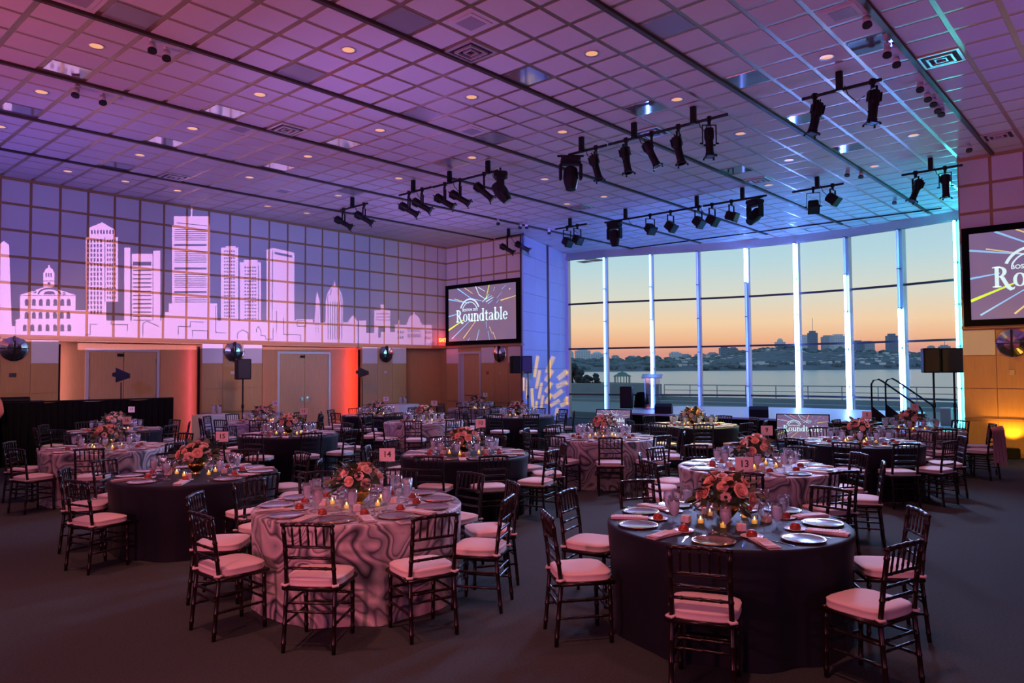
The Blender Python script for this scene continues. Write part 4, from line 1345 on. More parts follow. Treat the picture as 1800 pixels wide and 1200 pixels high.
for ti, (key, px, py, cl, angs, ref) in enumerate(TABLES):
    C = atz(px, py, TH)
    C.z = 0
    dp = depth(C)
    full = dp < 12.6
    near = dp < 11.0
    t = thing('banquet_table', 'round %s, cloth falling to the floor' % ref if key != '2' else 'round banquet table in navy cloth lit yellow, near the stage', 'table', C, 0, 'round banquet tables')
    put('tablecloth', cloth_mesh('marbled_cloth' if cl == 'm' else 'navy_cloth', 40 + ti), t, rz=rng.uniform(0, 6))
    put('table_board', MB().lathe([(.84, TH - .03), (.84, TH - .004)], 40).mesh('table_board', 'maple'), t)
    put('table_legs', MB().tube([(-.45, 0, 0), (-.45, 0, TH - .03)], .02, 6).tube([(.45, 0, 0), (.45, 0, TH - .03)], .02, 6).tube([(0, .45, 0), (0, .45, TH - .03)], .02, 6).tube([(0, -.45, 0), (0, -.45, TH - .03)], .02, 6).mesh('table_legs', 'black_metal'), t)
    tow = Vector((-C.x, -C.y, 0)).normalized()
    rig = Vector((-tow.y, tow.x, 0))
    if rig.dot(RIGHT) < 0: rig = -rig
    info = []
    for a in angs:
        d = Vector((math.cos(rad(a)), math.sin(rad(a)), 0))
        info.append((a, d, d.dot(tow) > -.02, d.dot(rig)))
    side = {}
    for nearside in (True, False):
        for k, q in enumerate(sorted([q for q in info if q[2] == nearside], key=lambda q: q[3])): side[q[0]] = ('near' if nearside else 'far', ORD[k])
    for a, d, ns, rx in info:
        sd, od = side[a]
        rr = 1.10 + rng.uniform(-.01, .05)
        rz = math.atan2(-d.x, d.y) + PI + rng.uniform(-.09, .09)
        p = C + d * rr
        ch = chair(p.x, p.y, rz, 'dark turned-wood chair, %s from left on the %s side of %s' % (od, sd, ref), full, 'dark banquet chairs with pale cushions')
        if key == '1' and a == -8: SHAWL = (p.copy(), rz)
    srt = sorted(angs)
    TZ = TH + .001
    for k, a in enumerate(srt):
        b = srt[(k + 1) % len(srt)] + (360 if k == len(srt) - 1 else 0)
        mid = rad((a + b) / 2)
        d = Vector((math.cos(rad(a)), math.sin(rad(a)), 0))
        dm = Vector((math.cos(mid), math.sin(mid), 0))
        sd, od = side[a]
        pos = '%s-side place %s from left, %s' % (sd, od, ref)
        face = rad(a) + PI / 2          # local +Y points to the table centre
        def I(name, lab, cat, grp, loc, rz, parts):
            if len(parts) == 1: return tag(put(name, parts[0][1], None, loc, rz), lab, cat, grp)
            o = thing(name, lab, cat, loc, rz, grp)
            for nm, me in parts: put(nm, me, o)
            return o
        up = Vector((0, 0, TZ))
        I('charger_plate', 'glossy charger plate, ' + pos, 'plate', 'charger plates', C + d * .69 + up, 0, [('dish', CHG), ('rim', CHR)])
        j = rng.uniform(-.12, .12)
        wide = b - a > 33
        if wide: I('napkin', 'folded pale napkin, ' + pos, 'napkin', 'folded napkins', C + dm * .715 + up, mid + PI / 2 + j, [('napkin', NAP)])
        if wide: I('menu_card', 'printed menu card on napkin, ' + pos, 'menu', 'menu cards', C + dm * .725 + up + Vector((0, 0, .019)), mid + PI / 2 + j + rng.uniform(-.18, .18), [('card', MENU), ('printed_lines', MTXT)])
        I('side_plate', 'small dessert plate, ' + pos, 'plate', 'small dessert plates', C + dm * .50 + up, 0, [('side_plate', BPL)])
        I('dessert', 'red domed dessert, ' + pos, 'dessert', 'red domed desserts', C + dm * .50 + up + Vector((0, 0, .005)), rng.uniform(0, 6), [('dome', DES)])
        tn = Vector((-d.y, d.x, 0))
        gsc = I('water_goblet', 'goblet of ice water, ' + pos, 'glass', 'water goblets', C + d * .43 + tn * .05 + up, 0, [('glass', GOB), ('ice_water', GOBW)])
        gsc.scale = (1.14, 1.14, 1.2)
        I('wine_glass', 'empty wine glass, ' + pos, 'glass', 'wine glasses', C + d * .40 - tn * .045 + up, 0, [('wine_glass', WIN)])
        if near:
            I('knife', 'silver knife, ' + pos, 'cutlery', 'table knives', C + d * .67 + tn * .19 + up, face, [('knife', KNI)])
            I('fork', 'silver fork, ' + pos, 'cutlery', 'table forks', C + d * .67 - tn * .19 + up, face, [('fork', FRK)])
    for k in range(4):
        a = rad(rng.uniform(-10, 10) + 90 * k + 45)
        p = C + Vector((math.cos(a) * .30, math.sin(a) * .30, TZ))
        o = thing('favour_box', 'small pale favour box, %s of four around the flowers of %s' % (ORD[k], ref), 'box', p, rng.uniform(0, 3), 'favour boxes')
        put('box_body', BOX, o)
        put('ribbon', BOXB, o)
    for k in range(5):
        a = rad(rng.uniform(-10, 10) + 72 * k + 12)
        rr = .215 + rng.uniform(-.01, .02)
        p = C + Vector((math.cos(a) * rr, math.sin(a) * rr, TZ))
        o = thing('votive_candle', 'lit votive candle, %s of five at the flowers of %s' % (ORD[k], ref), 'candle', p, 0, 'votive candles')
        put('cup', VCUP, o)
        w_ = put('wax', VWAX, o)
        put('flame', VFLM, w_)
    o = thing('flower_centrepiece', 'pink rose centrepiece in a gold bowl on %s' % ref, 'flowers', C + Vector((0, 0, TZ)), rng.uniform(0, 6), 'rose centrepieces')
    flowers(o, 100 + ti, dp < 8.5)
    if key not in ('6', '3', '2'):
        p = C + RIGHT * .21 - TOW * .20 + Vector((0, 0, TZ))
        o = thing('table_sign', 'number card %s on a clear stand on %s' % (key, ref), 'sign', p, YAW + rng.uniform(-.15, .15), 'table number signs')
        put('stand', SIGN_STAND, o)
        c_ = put('card', SIGN_CARD, o, (0, 0, .40))
        put('number', text_mesh(key, .075, 'ink', 0, .0012), c_, (0, -.003, .004), rot=(rad(90), 0, 0))

# ------------------------------------------------------------------ stage and what stands on it
SZ = .55
stp = [(-12.2, 19.0), (-5.4, 19.0), (-5.4, 24.3), (-9, 24.6), (-13.0, 23.5), (-13.9, 21.6)]
m = MB().loft([[(x, y, SZ - .05) for x, y in stp], [(x, y, SZ) for x, y in stp]], True, True)
st_ = thing('stage', 'low stage platform in front of the curved window', 'stage')
put('stage_deck', m.mesh('stage_deck', 'stage_top'), st_)
sk = MB()
ins = [(x * .998 - .002 * 9, y + .03) if y < 20 else (x, y - .03) for x, y in stp]
sk.loft([[(x, y, 0) for x, y in ins], [(x, y, SZ - .05) for x, y in ins]], True, True)
put('stage_skirt', sk.mesh('stage_skirt', 'black_drape'), st_)
sp_ = thing('stage_steps', 'black stage steps with two curved handrails at the right of the stage', 'steps')
for k in range(3): put('step', MB().box(-5.37 + .3 * k, 19.3, 0, -5.07 + .3 * k, 20.5, SZ - .14 * (k + 1)).mesh('step', 'black_metal'), sp_)
for y in (19.3, 20.5):
    put('handrail', MB().tube([(-5.45, y, SZ + .01), (-5.45, y, SZ + .93), (-5.40, y, SZ + 1.02), (-5.28, y, SZ + 1.05), (-5.18, y, SZ + .99), (-4.4, y, .95), (-4.35, y, .85), (-4.35, y, 0)], .022, 8).mesh('handrail', 'black_metal', True), sp_)
    m = MB()
    m.add([(-5.45, y - .01, SZ), (-5.45, y - .01, SZ + .40), (-5.0, y - .01, SZ + .02), (-5.45, y + .01, SZ), (-5.45, y + .01, SZ + .40), (-5.0, y + .01, SZ + .02)], [(0, 2, 1), (3, 4, 5), (0, 1, 4, 3), (1, 2, 5, 4), (2, 0, 3, 5)])
    put('side_gusset', m.mesh('side_gusset', 'black_metal'), sp_)
lr = thing('low_riser', 'low black riser with a pale top at the right end of the window', 'platform', (-4.0, 21.4, 0))
put('riser_body', MB().box(-1.2, -.8, 0, .9, .9, .36).mesh('riser_body', 'black_drape'), lr)
put('riser_top', MB().box(-1.2, -.8, .36, .9, .9, .40).mesh('riser_top', 'stage_top'), lr)
bx = aty(1664, 732, 21.2)
o = thing('carton', 'small pale carton on the low riser by the speaker poles', 'box', (bx.x, 21.2, .40))
put('carton_body', MB().bev(-.12, -.12, 0, .12, .12, .42, .006).mesh('carton_body', 'plastic_tan'), o)
put('carton_lid', MB().bev(-.125, -.125, .42, .125, .125, .45, .006).mesh('carton_lid', 'paper'), o)

lx = aty(1147, 718, 21.4)
lc = thing('lectern', 'clear acrylic lectern with a slanted top on the stage', 'lectern', (lx.x, 21.4, SZ), YAW - .25)
put('lectern_base', MB().bev(-.32, -.25, 0, .32, .25, .03, .01).mesh('lectern_base', 'acrylic'), lc)
for s in (-1, 1): put('side_panel', MB().box(s * .24 - .01, -.2, .03, s * .24 + .01, .2, 1.02).mesh('side_panel', 'acrylic'), lc)
put('front_panel', MB().box(-.23, .17, .03, .23, .185, 1.02).mesh('front_panel', 'acrylic'), lc)
m = MB()
m.box(-.34, -.24, 0, .34, .26, .025, Matrix.Translation((0, 0, 1.08)) @ Matrix.Rotation(rad(14), 4, 'X'))
put('reading_top', m.mesh('reading_top', 'stage_top'), lc)
put('microphone', MB().tube([(.08, .2, 1.1), (.08, .16, 1.28), (.08, .05, 1.36)], [.006, .006, .014], 6).mesh('microphone', 'black_metal'), lc)


def pa_box(par, w, d, h, z, x=0, y=0):
    b = put('speaker_cabinet', MB().bev(x - w / 2, y - d / 2, z, x + w / 2, y + d / 2, z + h, .015).mesh('speaker_cabinet', 'black_box'), par)
    put('speaker_grille', MB().box(x - w / 2 + .03, y - d / 2 - .012, z + .03, x + w / 2 - .03, y - d / 2 - .001, z + h - .03).mesh('speaker_grille', 'vent_black'), b)
    hd = MB().box(x + w / 2 - .004, y - .06, z + h * .55, x + w / 2 + .004, y + .06, z + h * .66).box(x + w / 2 - .004, y - .06, z + h * .35, x + w / 2 + .004, y + .06, z + h * .46)
    put('side_handles', hd.mesh('side_handles', 'vent_black'), b)
    return b


def stand(par, h, x=0, y=0, legs=True):
    put('pole', MB().tube([(x, y, .05), (x, y, h)], .022, 8).mesh('pole', 'black_metal'), par)
    put('pole_collar', MB().lathe([(.03, h * .55), (.036, h * .56), (.036, h * .60), (.03, h * .61)], 10, x, y).mesh('pole_collar', 'black_metal'), par)
    for k in range(3):
        a = 2 * PI * k / 3 + .4
        put('tripod_leg', MB().tube([(x, y, .42), (x + .24 * math.cos(a), y + .24 * math.sin(a), .012)], .012, 6).mesh('tripod_leg', 'black_metal'), par)


g = aty(1093, 720, 21.3)
o = thing('floor_speaker', 'tall black speaker cabinet standing left of the lectern', 'speaker', (g.x + .2, 21.3, SZ), YAW - .3)
pa_box(o, .40, .42, .74, .0)
g = aty(1128, 717, 21.9)
o = thing('equipment_drape', 'black cloth draped over equipment behind the lectern', 'drape', (g.x, 21.9, SZ))
put('drape_cloth', MB().lathe([(.28, 0), (.25, .2), (.22, .42), (.16, .52), (0, .54)], 14).mesh('drape_cloth', 'black_drape', True), o)
for (x, y, Yp, lb) in ((1167, 733, 19.3, 'black wedge floor speaker at the stage front near the lectern'), (1334, 736, 19.3, 'black wedge floor speaker at the middle of the stage front')):
    g = aty(x, y, Yp)
    o = thing('wedge_speaker', lb, 'speaker', (g.x, Yp, SZ), YAW - .35)
    m = MB()
    m.loft([[(-.25, -.16, 0), (-.25, .2, 0), (-.25, .2, .16), (-.25, -.02, .30), (-.25, -.16, .22)], [(.25, -.16, 0), (.25, .2, 0), (.25, .2, .16), (.25, -.02, .30), (.25, -.16, .22)]], True, True)
    put('wedge_cabinet', m.mesh('wedge_cabinet', 'black_box'), o)
    put('wedge_grille', MB().box(-.22, .0, .0, .22, .19, .012, Matrix.Translation((0, .0, .293)) @ Matrix.Rotation(rad(-32), 4, 'X')).mesh('wedge_grille', 'vent_black'), o)
for (x0, x1, Yp, w, h, lb) in ((1043, 1107, 17.95, 1.02, .58, 'flat floor monitor showing the event logo, left of the stage front'), (1366, 1454, 17.7, 1.16, .66, 'flat floor monitor showing the event logo, centre right of the stage front')):
    c = aty((x0 + x1) / 2, 735, Yp)
    o = thing('floor_monitor', lb, 'monitor', (c.x, Yp, 0), YAW - .42)
    M_ = Matrix.Translation((0, 0, .14)) @ Matrix.Rotation(rad(-24), 4, 'X')
    hs = put('monitor_case', MB().box(-w / 2 - .03, -.0, -.03, w / 2 + .03, .06, h + .03).mesh('monitor_case', 'black_metal'), o)
    hs.matrix_local = M_
    im = put('display', None, hs, (0, -.008, h / 2))
    screen_image(hs, w, h, True)
    for ch_ in list(hs.children):
        if ch_.name.startswith('display'): bpy.data.objects.remove(ch_)
        elif ch_.name.startswith('screen_picture'): ch_.location = (0, -.008, h / 2)
    put('monitor_stand', MB().box(-.4, -.05, 0, -.34, .45, .10).box(.34, -.05, 0, .4, .45, .10).box(-.4, .38, .02, .4, .45, .42).mesh('monitor_stand', 'black_metal'), o)
rz0 = YAW
# loudspeakers on stands
g = atd(918, 650, 23.2)
o = thing('stand_speaker', 'pair of black loudspeakers on a pole before the blue pillar', 'speaker', (g.x, g.y, 0), rz0 + .2)
stand(o, 1.78, .18)
pa_box(o, .34, .34, .55, 1.78, .12)
pa_box(o, .32, .34, .55, 1.78, -.22)
for (x, w, Yp, lb) in ((1636, .34, 19.0, 'black loudspeaker on a pole before the window, left of a pair'), (1672, .46, 18.95, 'wider black loudspeaker on a pole beside the right screen wall')):
    g = aty(x, 640, 18.75 if x < 1650 else 19.0)
    o = thing('stand_speaker', lb, 'speaker', (g.x, g.y, 0), rz0 - .35)
    stand(o, 1.76, .05)
    pa_box(o, w, .36, .56, 1.76)
g = atd(427, 650, 19.2)
o = thing('stand_speaker', 'single black loudspeaker on a tripod before the skyline wall', 'speaker', (g.x, g.y, 0), rz0 + .55)
stand(o, 1.70)
pa_box(o, .36, .34, .54, 1.70)
for (x, d, lb) in ((213, 17.0, 'black paddle antenna on a thin stand before the left doors'), (637, 22.6, 'black paddle antenna on a thin stand beside the red-lit bay')):
    g = atd(x, 660, d)
    o = thing('paddle_antenna', lb, 'antenna', (g.x, g.y, 0), rz0)
    put('stand_pole', MB().tube([(0, 0, .0), (0, 0, 1.68)], .012, 6).mesh('stand_pole', 'black_metal'), o)
    for k in range(3):
        a = 2 * PI * k / 3
        put('stand_leg', MB().tube([(0, 0, .3), (.3 * math.cos(a), .3 * math.sin(a), .01)], .010, 6).mesh('stand_leg', 'black_metal'), o)
    m = MB()
    pts = [(-.12, 1.68), (.20, 1.78), (.20, 1.88), (-.12, 2.02), (-.12, 1.92), (-.20, 1.90), (-.20, 1.82), (-.12, 1.80)]
    m.loft([[(x_, -.02, z_) for x_, z_ in pts], [(x_, .02, z_) for x_, z_ in pts]], True, True)
    put('antenna_fin', m.mesh('antenna_fin', 'black_metal'), o)
# service tables with wine chillers
CHIL = MB().lathe([(.055, 0), (.065, .24), (.068, .245), (.060, .245), (.052, .01)], 16).mesh('wine_chiller', 'steel_bucket', True)
for (x, y, d, nb, wd) in ((378, 725, 19.3, 2, 'left wall between the door bays'), (706, 711, 24.3, 2, 'left wall near the corner')):
    g = atd(x, y, d)
    g = Vector((g.x, g.y, 0))
    zt = .78
    o = thing('service_table', 'small white clothed service table by the ' + wd, 'table', g, 0)
    rings = []
    for f, z in ((.9, zt), (1, zt - .01), (1.01, .4), (1.03, .01)):
        rings.append([(.36 * f * (1 if abs(math.cos(a)) > .5 else abs(math.cos(a)) * 1.9) * (1 if math.cos(a) > 0 else -1) * (1 + (.03 * math.sin(9 * a) if z < .5 else 0)), .45 * f * (1 if abs(math.sin(a)) > .5 else abs(math.sin(a)) * 1.9) * (1 if math.sin(a) > 0 else -1), z) for a in [2 * PI * (k + .5) / 32 for k in range(32)]])
    put('white_tablecloth', MB().loft(rings, True, False).mesh('white_tablecloth', 'white_cloth'), o)
    put('table_board', MB().box(-.3, -.38, zt - .03, .3, .38, zt - .015).mesh('table_board', 'maple'), o)
    for k in range(nb):
        q = g + RIGHT * (-.03 + .14 * k) + Vector((0, 0, zt))
        tag(put('wine_chiller', CHIL, None, q), 'tall steel wine chiller, %s of two on the service table by the %s' % (('left', 'right')[k], wd.split(' between')[0].split(' near')[0] + (' doors' if k < 9 and 'between' in wd else ' corner')), 'bucket', 'steel wine chillers')
# masking drape
A = atz(-90, 709, 1.33)
B = atz(305, 698, 1.33)
A.z = B.z = 0
o = thing('masking_drape', 'long low black pleated drape in front of the left wall', 'drape', A, math.atan2((B - A).y, (B - A).x))
ln = (B - A).length
n = 220
rows = []
for z in (.01, .4, .9, 1.30): rows.append([(ln * i / n, .035 * math.sin(i * .9) * (1.2 - z * .5) + .01 * math.sin(i * 2.3), z + (.015 * math.sin(i * .13) if z > 1 else 0)) for i in range(n + 1)])
put('drape_cloth', MB().loft(rows, False, False, closed=False).mesh('drape_cloth', 'black_drape', True), o)
rows = [[(ln, 0, z), (ln + .03, .25, z), (ln - .02, .55, z)] for z in (.01, .7, 1.31)]
put('drape_return', MB().loft(rows, False, False, closed=False).mesh('drape_return', 'black_drape', True), o)
put('drape_pipe', MB().tube([(0, .02, 1.315), (ln, .02, 1.315)], .02, 6).mesh('drape_pipe', 'black_metal'), o)
for x in (.1, ln * .5, ln - .1): put('drape_upright', MB().tube([(x, .06, 0), (x, .06, 1.31)], .02, 6).mesh('drape_upright', 'black_metal'), o)
q = A + (B - A).normalized() * (ln * .265) + Vector((0, 0, 1.335))
o2 = thing('equipment_case', 'flat black equipment case on the left end of the drape', 'case', q, o.rotation_euler[2])
put('case_body', MB().bev(-.25, -.02, 0, .25, .35, .06, .01).mesh('case_body', 'black_box'), o2)
put('case_lid', MB().bev(-.25, -.02, .061, .25, .35, .085, .01).mesh('case_lid', 'black_metal'), o2)
put('case_shelf', MB().box(-.5, .08, -.06, .5, .4, -.001).box(-.45, .3, -1.335, -.41, .34, -.06).box(.41, .3, -1.335, .45, .34, -.06).mesh('case_shelf', 'black_metal'), o2)

# shawl on a chair
p, rz = SHAWL
o = thing('shawl', 'pale pink fringed shawl hanging over a chair back at marbled table one', 'shawl', p, rz)
n = 26
top = [(-.24 + .48 * i / n, -.262, .897 + .006 * math.sin(i)) for i in range(n + 1)]
rows = [[(x, -.215, .74 - .05 * math.sin(i * .5)) for i, (x, y, z) in enumerate(top)], [(x, -.232, .86) for x, y, z in top], top]
for k in range(1, 9):
    t = k / 8
    rows.append([(x * (1 + .18 * t) , -.285 - .02 * math.sin(i * .95) * t - .03 * t, .89 - t * (.50 + .16 * abs(math.sin(i * .33 + .4)) + .05 * math.sin(i * 1.9))) for i, (x, y, z) in enumerate(top)])
put('shawl_cloth', MB().loft(rows, False, False, closed=False).mesh('shawl_cloth', 'shawl', True), o)

# uplight cans
CAN = MB().bev(-.13, -.10, 0, .13, .10, .22, .012).box(-.16, -.02, .02, -.13, .02, .2).box(.13, -.02, .02, .16, .02, .2).mesh('uplight_body', 'black_metal')
CANL = MB().box(-.11, -.08, .2205, .11, .08, .223).mesh('uplight_lens', 'gel_glass')


def can(p, rz, label, col, pw, aim, ang=70):
    o = thing('floor_uplight', label, 'uplight', p, rz, 'floor uplights along the walls')
    put('uplight_body', CAN, o)
    put('uplight_lens', CANL, o)
    light('uplight_lamp', 'SPOT', Vector(p) + Vector((0, 0, .26)), col, pw, aim, .05, ang, .5)


xb = XW - RD
def strip(y, sgn, label, col, pw):
    """vertical light batten in the corner of a wall recess"""
    o = thing('light_batten', label, 'light', (XW - .13, y, 0), 0, 'light battens in the wall recesses')
    put('batten_body', MB().box(-.03, -.025, .02, .03, .025, 2.6).mesh('batten_body', 'black_metal'), o)
    light('batten_lamp', 'AREA', (XW - .165, y + sgn * .03, 1.33), col, pw, (XW - .36, y + sgn * .22, 1.33), .04, sizey=2.5)


strip(5.73, 1, 'light batten at the left edge of the left door bay', (1, .42, .68), 6)
strip(9.13, -1, 'light batten at the right edge of the left door bay', (1, .15, .34), 5)
strip(11.0, 1, 'light batten at the left edge of the second door bay', (1, .16, .20), 2)
strip(14.49, -1, 'light batten glowing red at the right edge of the second door bay', (1, .03, .008), 22)
can((-2.45, 18.05, 0), 0, 'black floor uplight against the amber right wall', (1, .45, .02), 90, (-2.45, 18.29, 1.5), 100)

# person at the left edge of the photo
def person():
    g = atd(-19, 700, 14.3)
    o = thing('person', 'person in a salmon shirt and dark trousers cut off at the left edge', 'person', (g.x, g.y, 0), YAW + 1.2)
    J = {'pel': (0, 0, .96), 'wai': (0, .0, 1.08), 'che': (0, -.01, 1.28), 'nec': (0, -.01, 1.46), 'hd0': (0, .0, 1.54), 'hd1': (0, .02, 1.64), 'hd2': (0, .01, 1.73)}
    R_ = {'pel': .15, 'wai': .13, 'che': .15, 'nec': .055, 'hd0': .07, 'hd1': .092, 'hd2': .07}
    E_ = [('pel', 'wai'), ('wai', 'che'), ('che', 'nec'), ('nec', 'hd0'), ('hd0', 'hd1'), ('hd1', 'hd2')]
    for s, n in ((-1, 'l'), (1, 'r')):
        for k, pth, rr in (('hip', (s * .10, 0, .90), .11), ('thi', (s * .11, .01, .70), .088), ('kne', (s * .11, .02, .50), .062), ('cal', (s * .11, 0, .32), .058), ('ank', (s * .11, -.02, .09), .042), ('toe', (s * .12, .14, .04), .035),
                           ('sho', (s * .17, -.01, 1.40), .07), ('elb', (s * .24, -.01, 1.12), .046), ('wri', (s * .22, .14, .96), .030), ('pal', (s * .21, .20, .92), .032)):
            J[n + k] = pth
            R_[n + k] = rr
        E_ += [('pel', n + 'hip'), (n + 'hip', n + 'thi'), (n + 'thi', n + 'kne'), (n + 'kne', n + 'cal'), (n + 'cal', n + 'ank'), (n + 'ank', n + 'toe'), ('che', n + 'sho'), (n + 'sho', n + 'elb'), (n + 'elb', n + 'wri'), (n + 'wri', n + 'pal')]
        for f in range(4):
            J[n + 'f%d' % f] = (s * (.235 - .017 * f), .265, .905 - .004 * abs(f - 1))
            J[n + 'g%d' % f] = (s * (.232 - .015 * f), .295 - .006 * abs(f - 1), .88)
            R_[n + 'f%d' % f] = .009
            R_[n + 'g%d' % f] = .008
            E_ += [(n + 'pal', n + 'f%d' % f), (n + 'f%d' % f, n + 'g%d' % f)]
        J[n + 'th'] = (s * .17, .225, .92)
        R_[n + 'th'] = .010
        E_.append((n + 'pal', n + 'th'))
    ks = list(J)
    me = bpy.data.meshes.new('body')
    me.from_pydata([J[k] for k in ks], [(ks.index(a), ks.index(b)) for a, b in E_], [])
    b = bpy.data.objects.new('body', me)
    COL.objects.link(b)
    b.modifiers.new('skin', 'SKIN')
    for k, v in zip(ks, me.skin_vertices[0].data):
        v.radius = (R_[k], R_[k] * (.72 if k in ('pel', 'wai', 'che') else 1))
        v.use_root = k == 'pel'
    ss = b.modifiers.new('smooth', 'SUBSURF')
    ss.levels = ss.render_levels = 2
    dg = bpy.context.evaluated_depsgraph_get()
    em = bpy.data.meshes.new_from_object(b.evaluated_get(dg))
    bpy.data.objects.remove(b)
    em.materials.clear()
    for k in ('skin', 'shirt', 'trousers', 'hair'): em.materials.append(MATS[k])
    for p_ in em.polygons:
        c = p_.center
        arm = abs(c.x) > .165 and c.z > .80
        if c.z > 1.50: k = 3 if (c.z > 1.66 or c.y < -.0) else 0
        elif c.z > 1.45: k = 0
        elif arm and c.y > .08 and c.z < 1.04: k = 0
        elif c.z > 1.04 or (arm and c.z > .98): k = 1
        else: k = 2
        p_.material_index = k
        p_.use_smooth = True
    put('body', em, o)
    fc = MB().lathe([(.006, 0), (.012, .01), (.004, .03)], 8, 0, .112).mesh('nose', 'skin', True)
    put('nose', fc, o, (0, 0, 1.60))
    for s in (-1, 1):
        put('eye', MB().lathe([(0, -.008), (.009, 0), (0, .008)], 8, cap=False).mesh('eye', 'ink', True), o, (s * .033, .105, 1.645))
        put('ear', MB().bev(-.008, -.02, -.03, .008, .02, .03, .006).mesh('ear', 'skin'), o, (s * .095, .01, 1.63))
        put('shoe', MB().bev(-.045, -.08, 0, .045, .18, .075, .02).mesh('shoe', 'black_metal'), o, (s * .115, 0, 0))
    put('mouth', MB().box(-.022, -.004, -.004, .022, .004, .004).mesh('mouth', 'plastic_red'), o, (0, .108, 1.575))


person()

# ------------------------------------------------------------------ outside the window
tf = struct(put('terrace_floor', MB().box(-60, 25.6, -.6, 40, 39.5, -.1).mesh('terrace_floor', 'terrace_floor')))
tag(put('terrace_wall', MB().box(-60, 39.5, -3.4, 40, 40.0, .18).box(-60, 36.5, -.1, 40, 37.2, .05).mesh('terrace_wall', 'terrace'), None), 'low grey terrace wall outside along the water', 'wall')
g0, g1 = aty(930, 672, 39.4), aty(1162, 690, 39.4)
tag(put('terrace_block', MB().box(g0.x - 12, 38.9, -.1, g1.x, 39.49, .93).box(g0.x - 12, 38.6, -.1, g1.x - .6, 38.9, .35).mesh('terrace_block', 'terrace')), 'higher grey terrace parapet outside, left of the railing', 'wall')
rl = thing('terrace_railing', 'grey metal railing on the terrace wall in front of the water', 'railing', (0, 39.8, .18))
x0, x1 = g1.x, 22
put('top_rail', MB().tube([(x0, 0, .70), (x1, 0, .70)], .03, 6).mesh('top_rail', 'rail_grey'), rl)
put('middle_rail', MB().tube([(x0, 0, .38), (x1, 0, .38)], .02, 6).mesh('middle_rail', 'rail_grey'), rl)
x = x0
pm = MB().tube([(0, 0, 0), (0, 0, .70)], .025, 6).mesh('railing_post', 'rail_grey')
while x < x1:
    put('railing_post', pm, rl, (x, 0, 0))
    x += 1.75
struct(put('bay_water', MB().box(-2500, 40.2, -5, 2500, 3500, -3.5).mesh('bay_water', 'bay_water')))
# near shore on the left with trees and pavilion
FWD = Vector((_F[0], _F[1], 0)).normalized()


def gp(px, d): return FWD * d + RIGHT * (d * (px - 900) / FPX)       # ground position of an image column at a depth


m = MB()
pts = [gp(880, 100), gp(1048, 100), gp(1140, 172), gp(1140, 190), gp(880, 260)]
m.loft([[(p.x, p.y, -4.2) for p in pts], [(p.x, p.y, -2.0) for p in pts]], True, True)
tag(put('shore_bank', m.mesh('shore_bank', 'hill_green_haze'), None), 'grassy bank of the near shore at the left of the window', 'shore', None, 'structure')


def blob(m, c, r, seed, n=2):
    rr = np.random.RandomState(seed)
    bm_v = []
    import bmesh
    bm = bmesh.new()
    bmesh.ops.create_icosphere(bm, subdivisions=n, radius=1)
    for v in bm.verts:
        s = 1 + rr.uniform(-.22, .22)
        v.co = Vector((v.co.x * r[0] * s + c[0], v.co.y * r[1] * s + c[1], v.co.z * r[2] * s + c[2]))
    bm.verts.index_update()
    m.add([v.co.copy() for v in bm.verts], [tuple(v.index for v in f.verts) for f in bm.faces])
    bm.free()


for k, (px, d, w, h, lb) in enumerate([(1005, 130, 5.2, 5.2, 'broad dark tree on the near shore beside the pillar'), (1040, 122, 2.6, 3.4, 'smaller dark tree on the near shore nearest the pavilion'), (965, 140, 6, 6.4, 'dark tree on the near shore behind the pillar edge')]):
    g = gp(px, d)
    o = thing('shore_tree', lb, 'tree', (g.x, g.y, -2.0))
    put('trunk', MB().tube([(0, 0, 0), (.1, 0, h * .5)], [.25, .15], 8).mesh('trunk', 'trousers'), o)
    m = MB()
    rr = np.random.RandomState(k)
    for q in range(26):
        a, e_ = rr.uniform(0, 6.28), rr.uniform(0, 1)
        s = w * .5 * math.sqrt(e_)
        blob(m, (s * math.cos(a), s * math.sin(a), h * (.25 + .7 * rr.uniform(0, 1) * (1 - .5 * e_))), (w * .14, w * .14, h * .11), q)
    put('crown', m.mesh('crown', 'tree_dark'), o)
g = gp(1093, 178)
pv = thing('pavilion', 'small open pavilion with a green hipped roof on the near shore', 'pavilion', (g.x, g.y, -2.0))
put('roof', MB().lathe([(2.3, 1.9), (2.25, 2.0), (1.2, 2.55), (1.1, 2.75), (.3, 3.0), (.1, 3.2), (0, 3.5)], 8).mesh('roof', 'gazebo_green'), pv)
cm = MB().tube([(0, 0, 0), (0, 0, 1.95)], .11, 6).mesh('column', 'rail_grey')
for k in range(8): put('column', cm, pv, (1.9 * math.cos(k * PI / 4), 1.9 * math.sin(k * PI / 4), 0))
# far shore
DS = 1200


def far(px, py, d=DS): return (pix_h(px) - py) * d / FPX + CAMH
def pix_h(px): return 647.2 - (px - 1050) * (4.3 / 550)


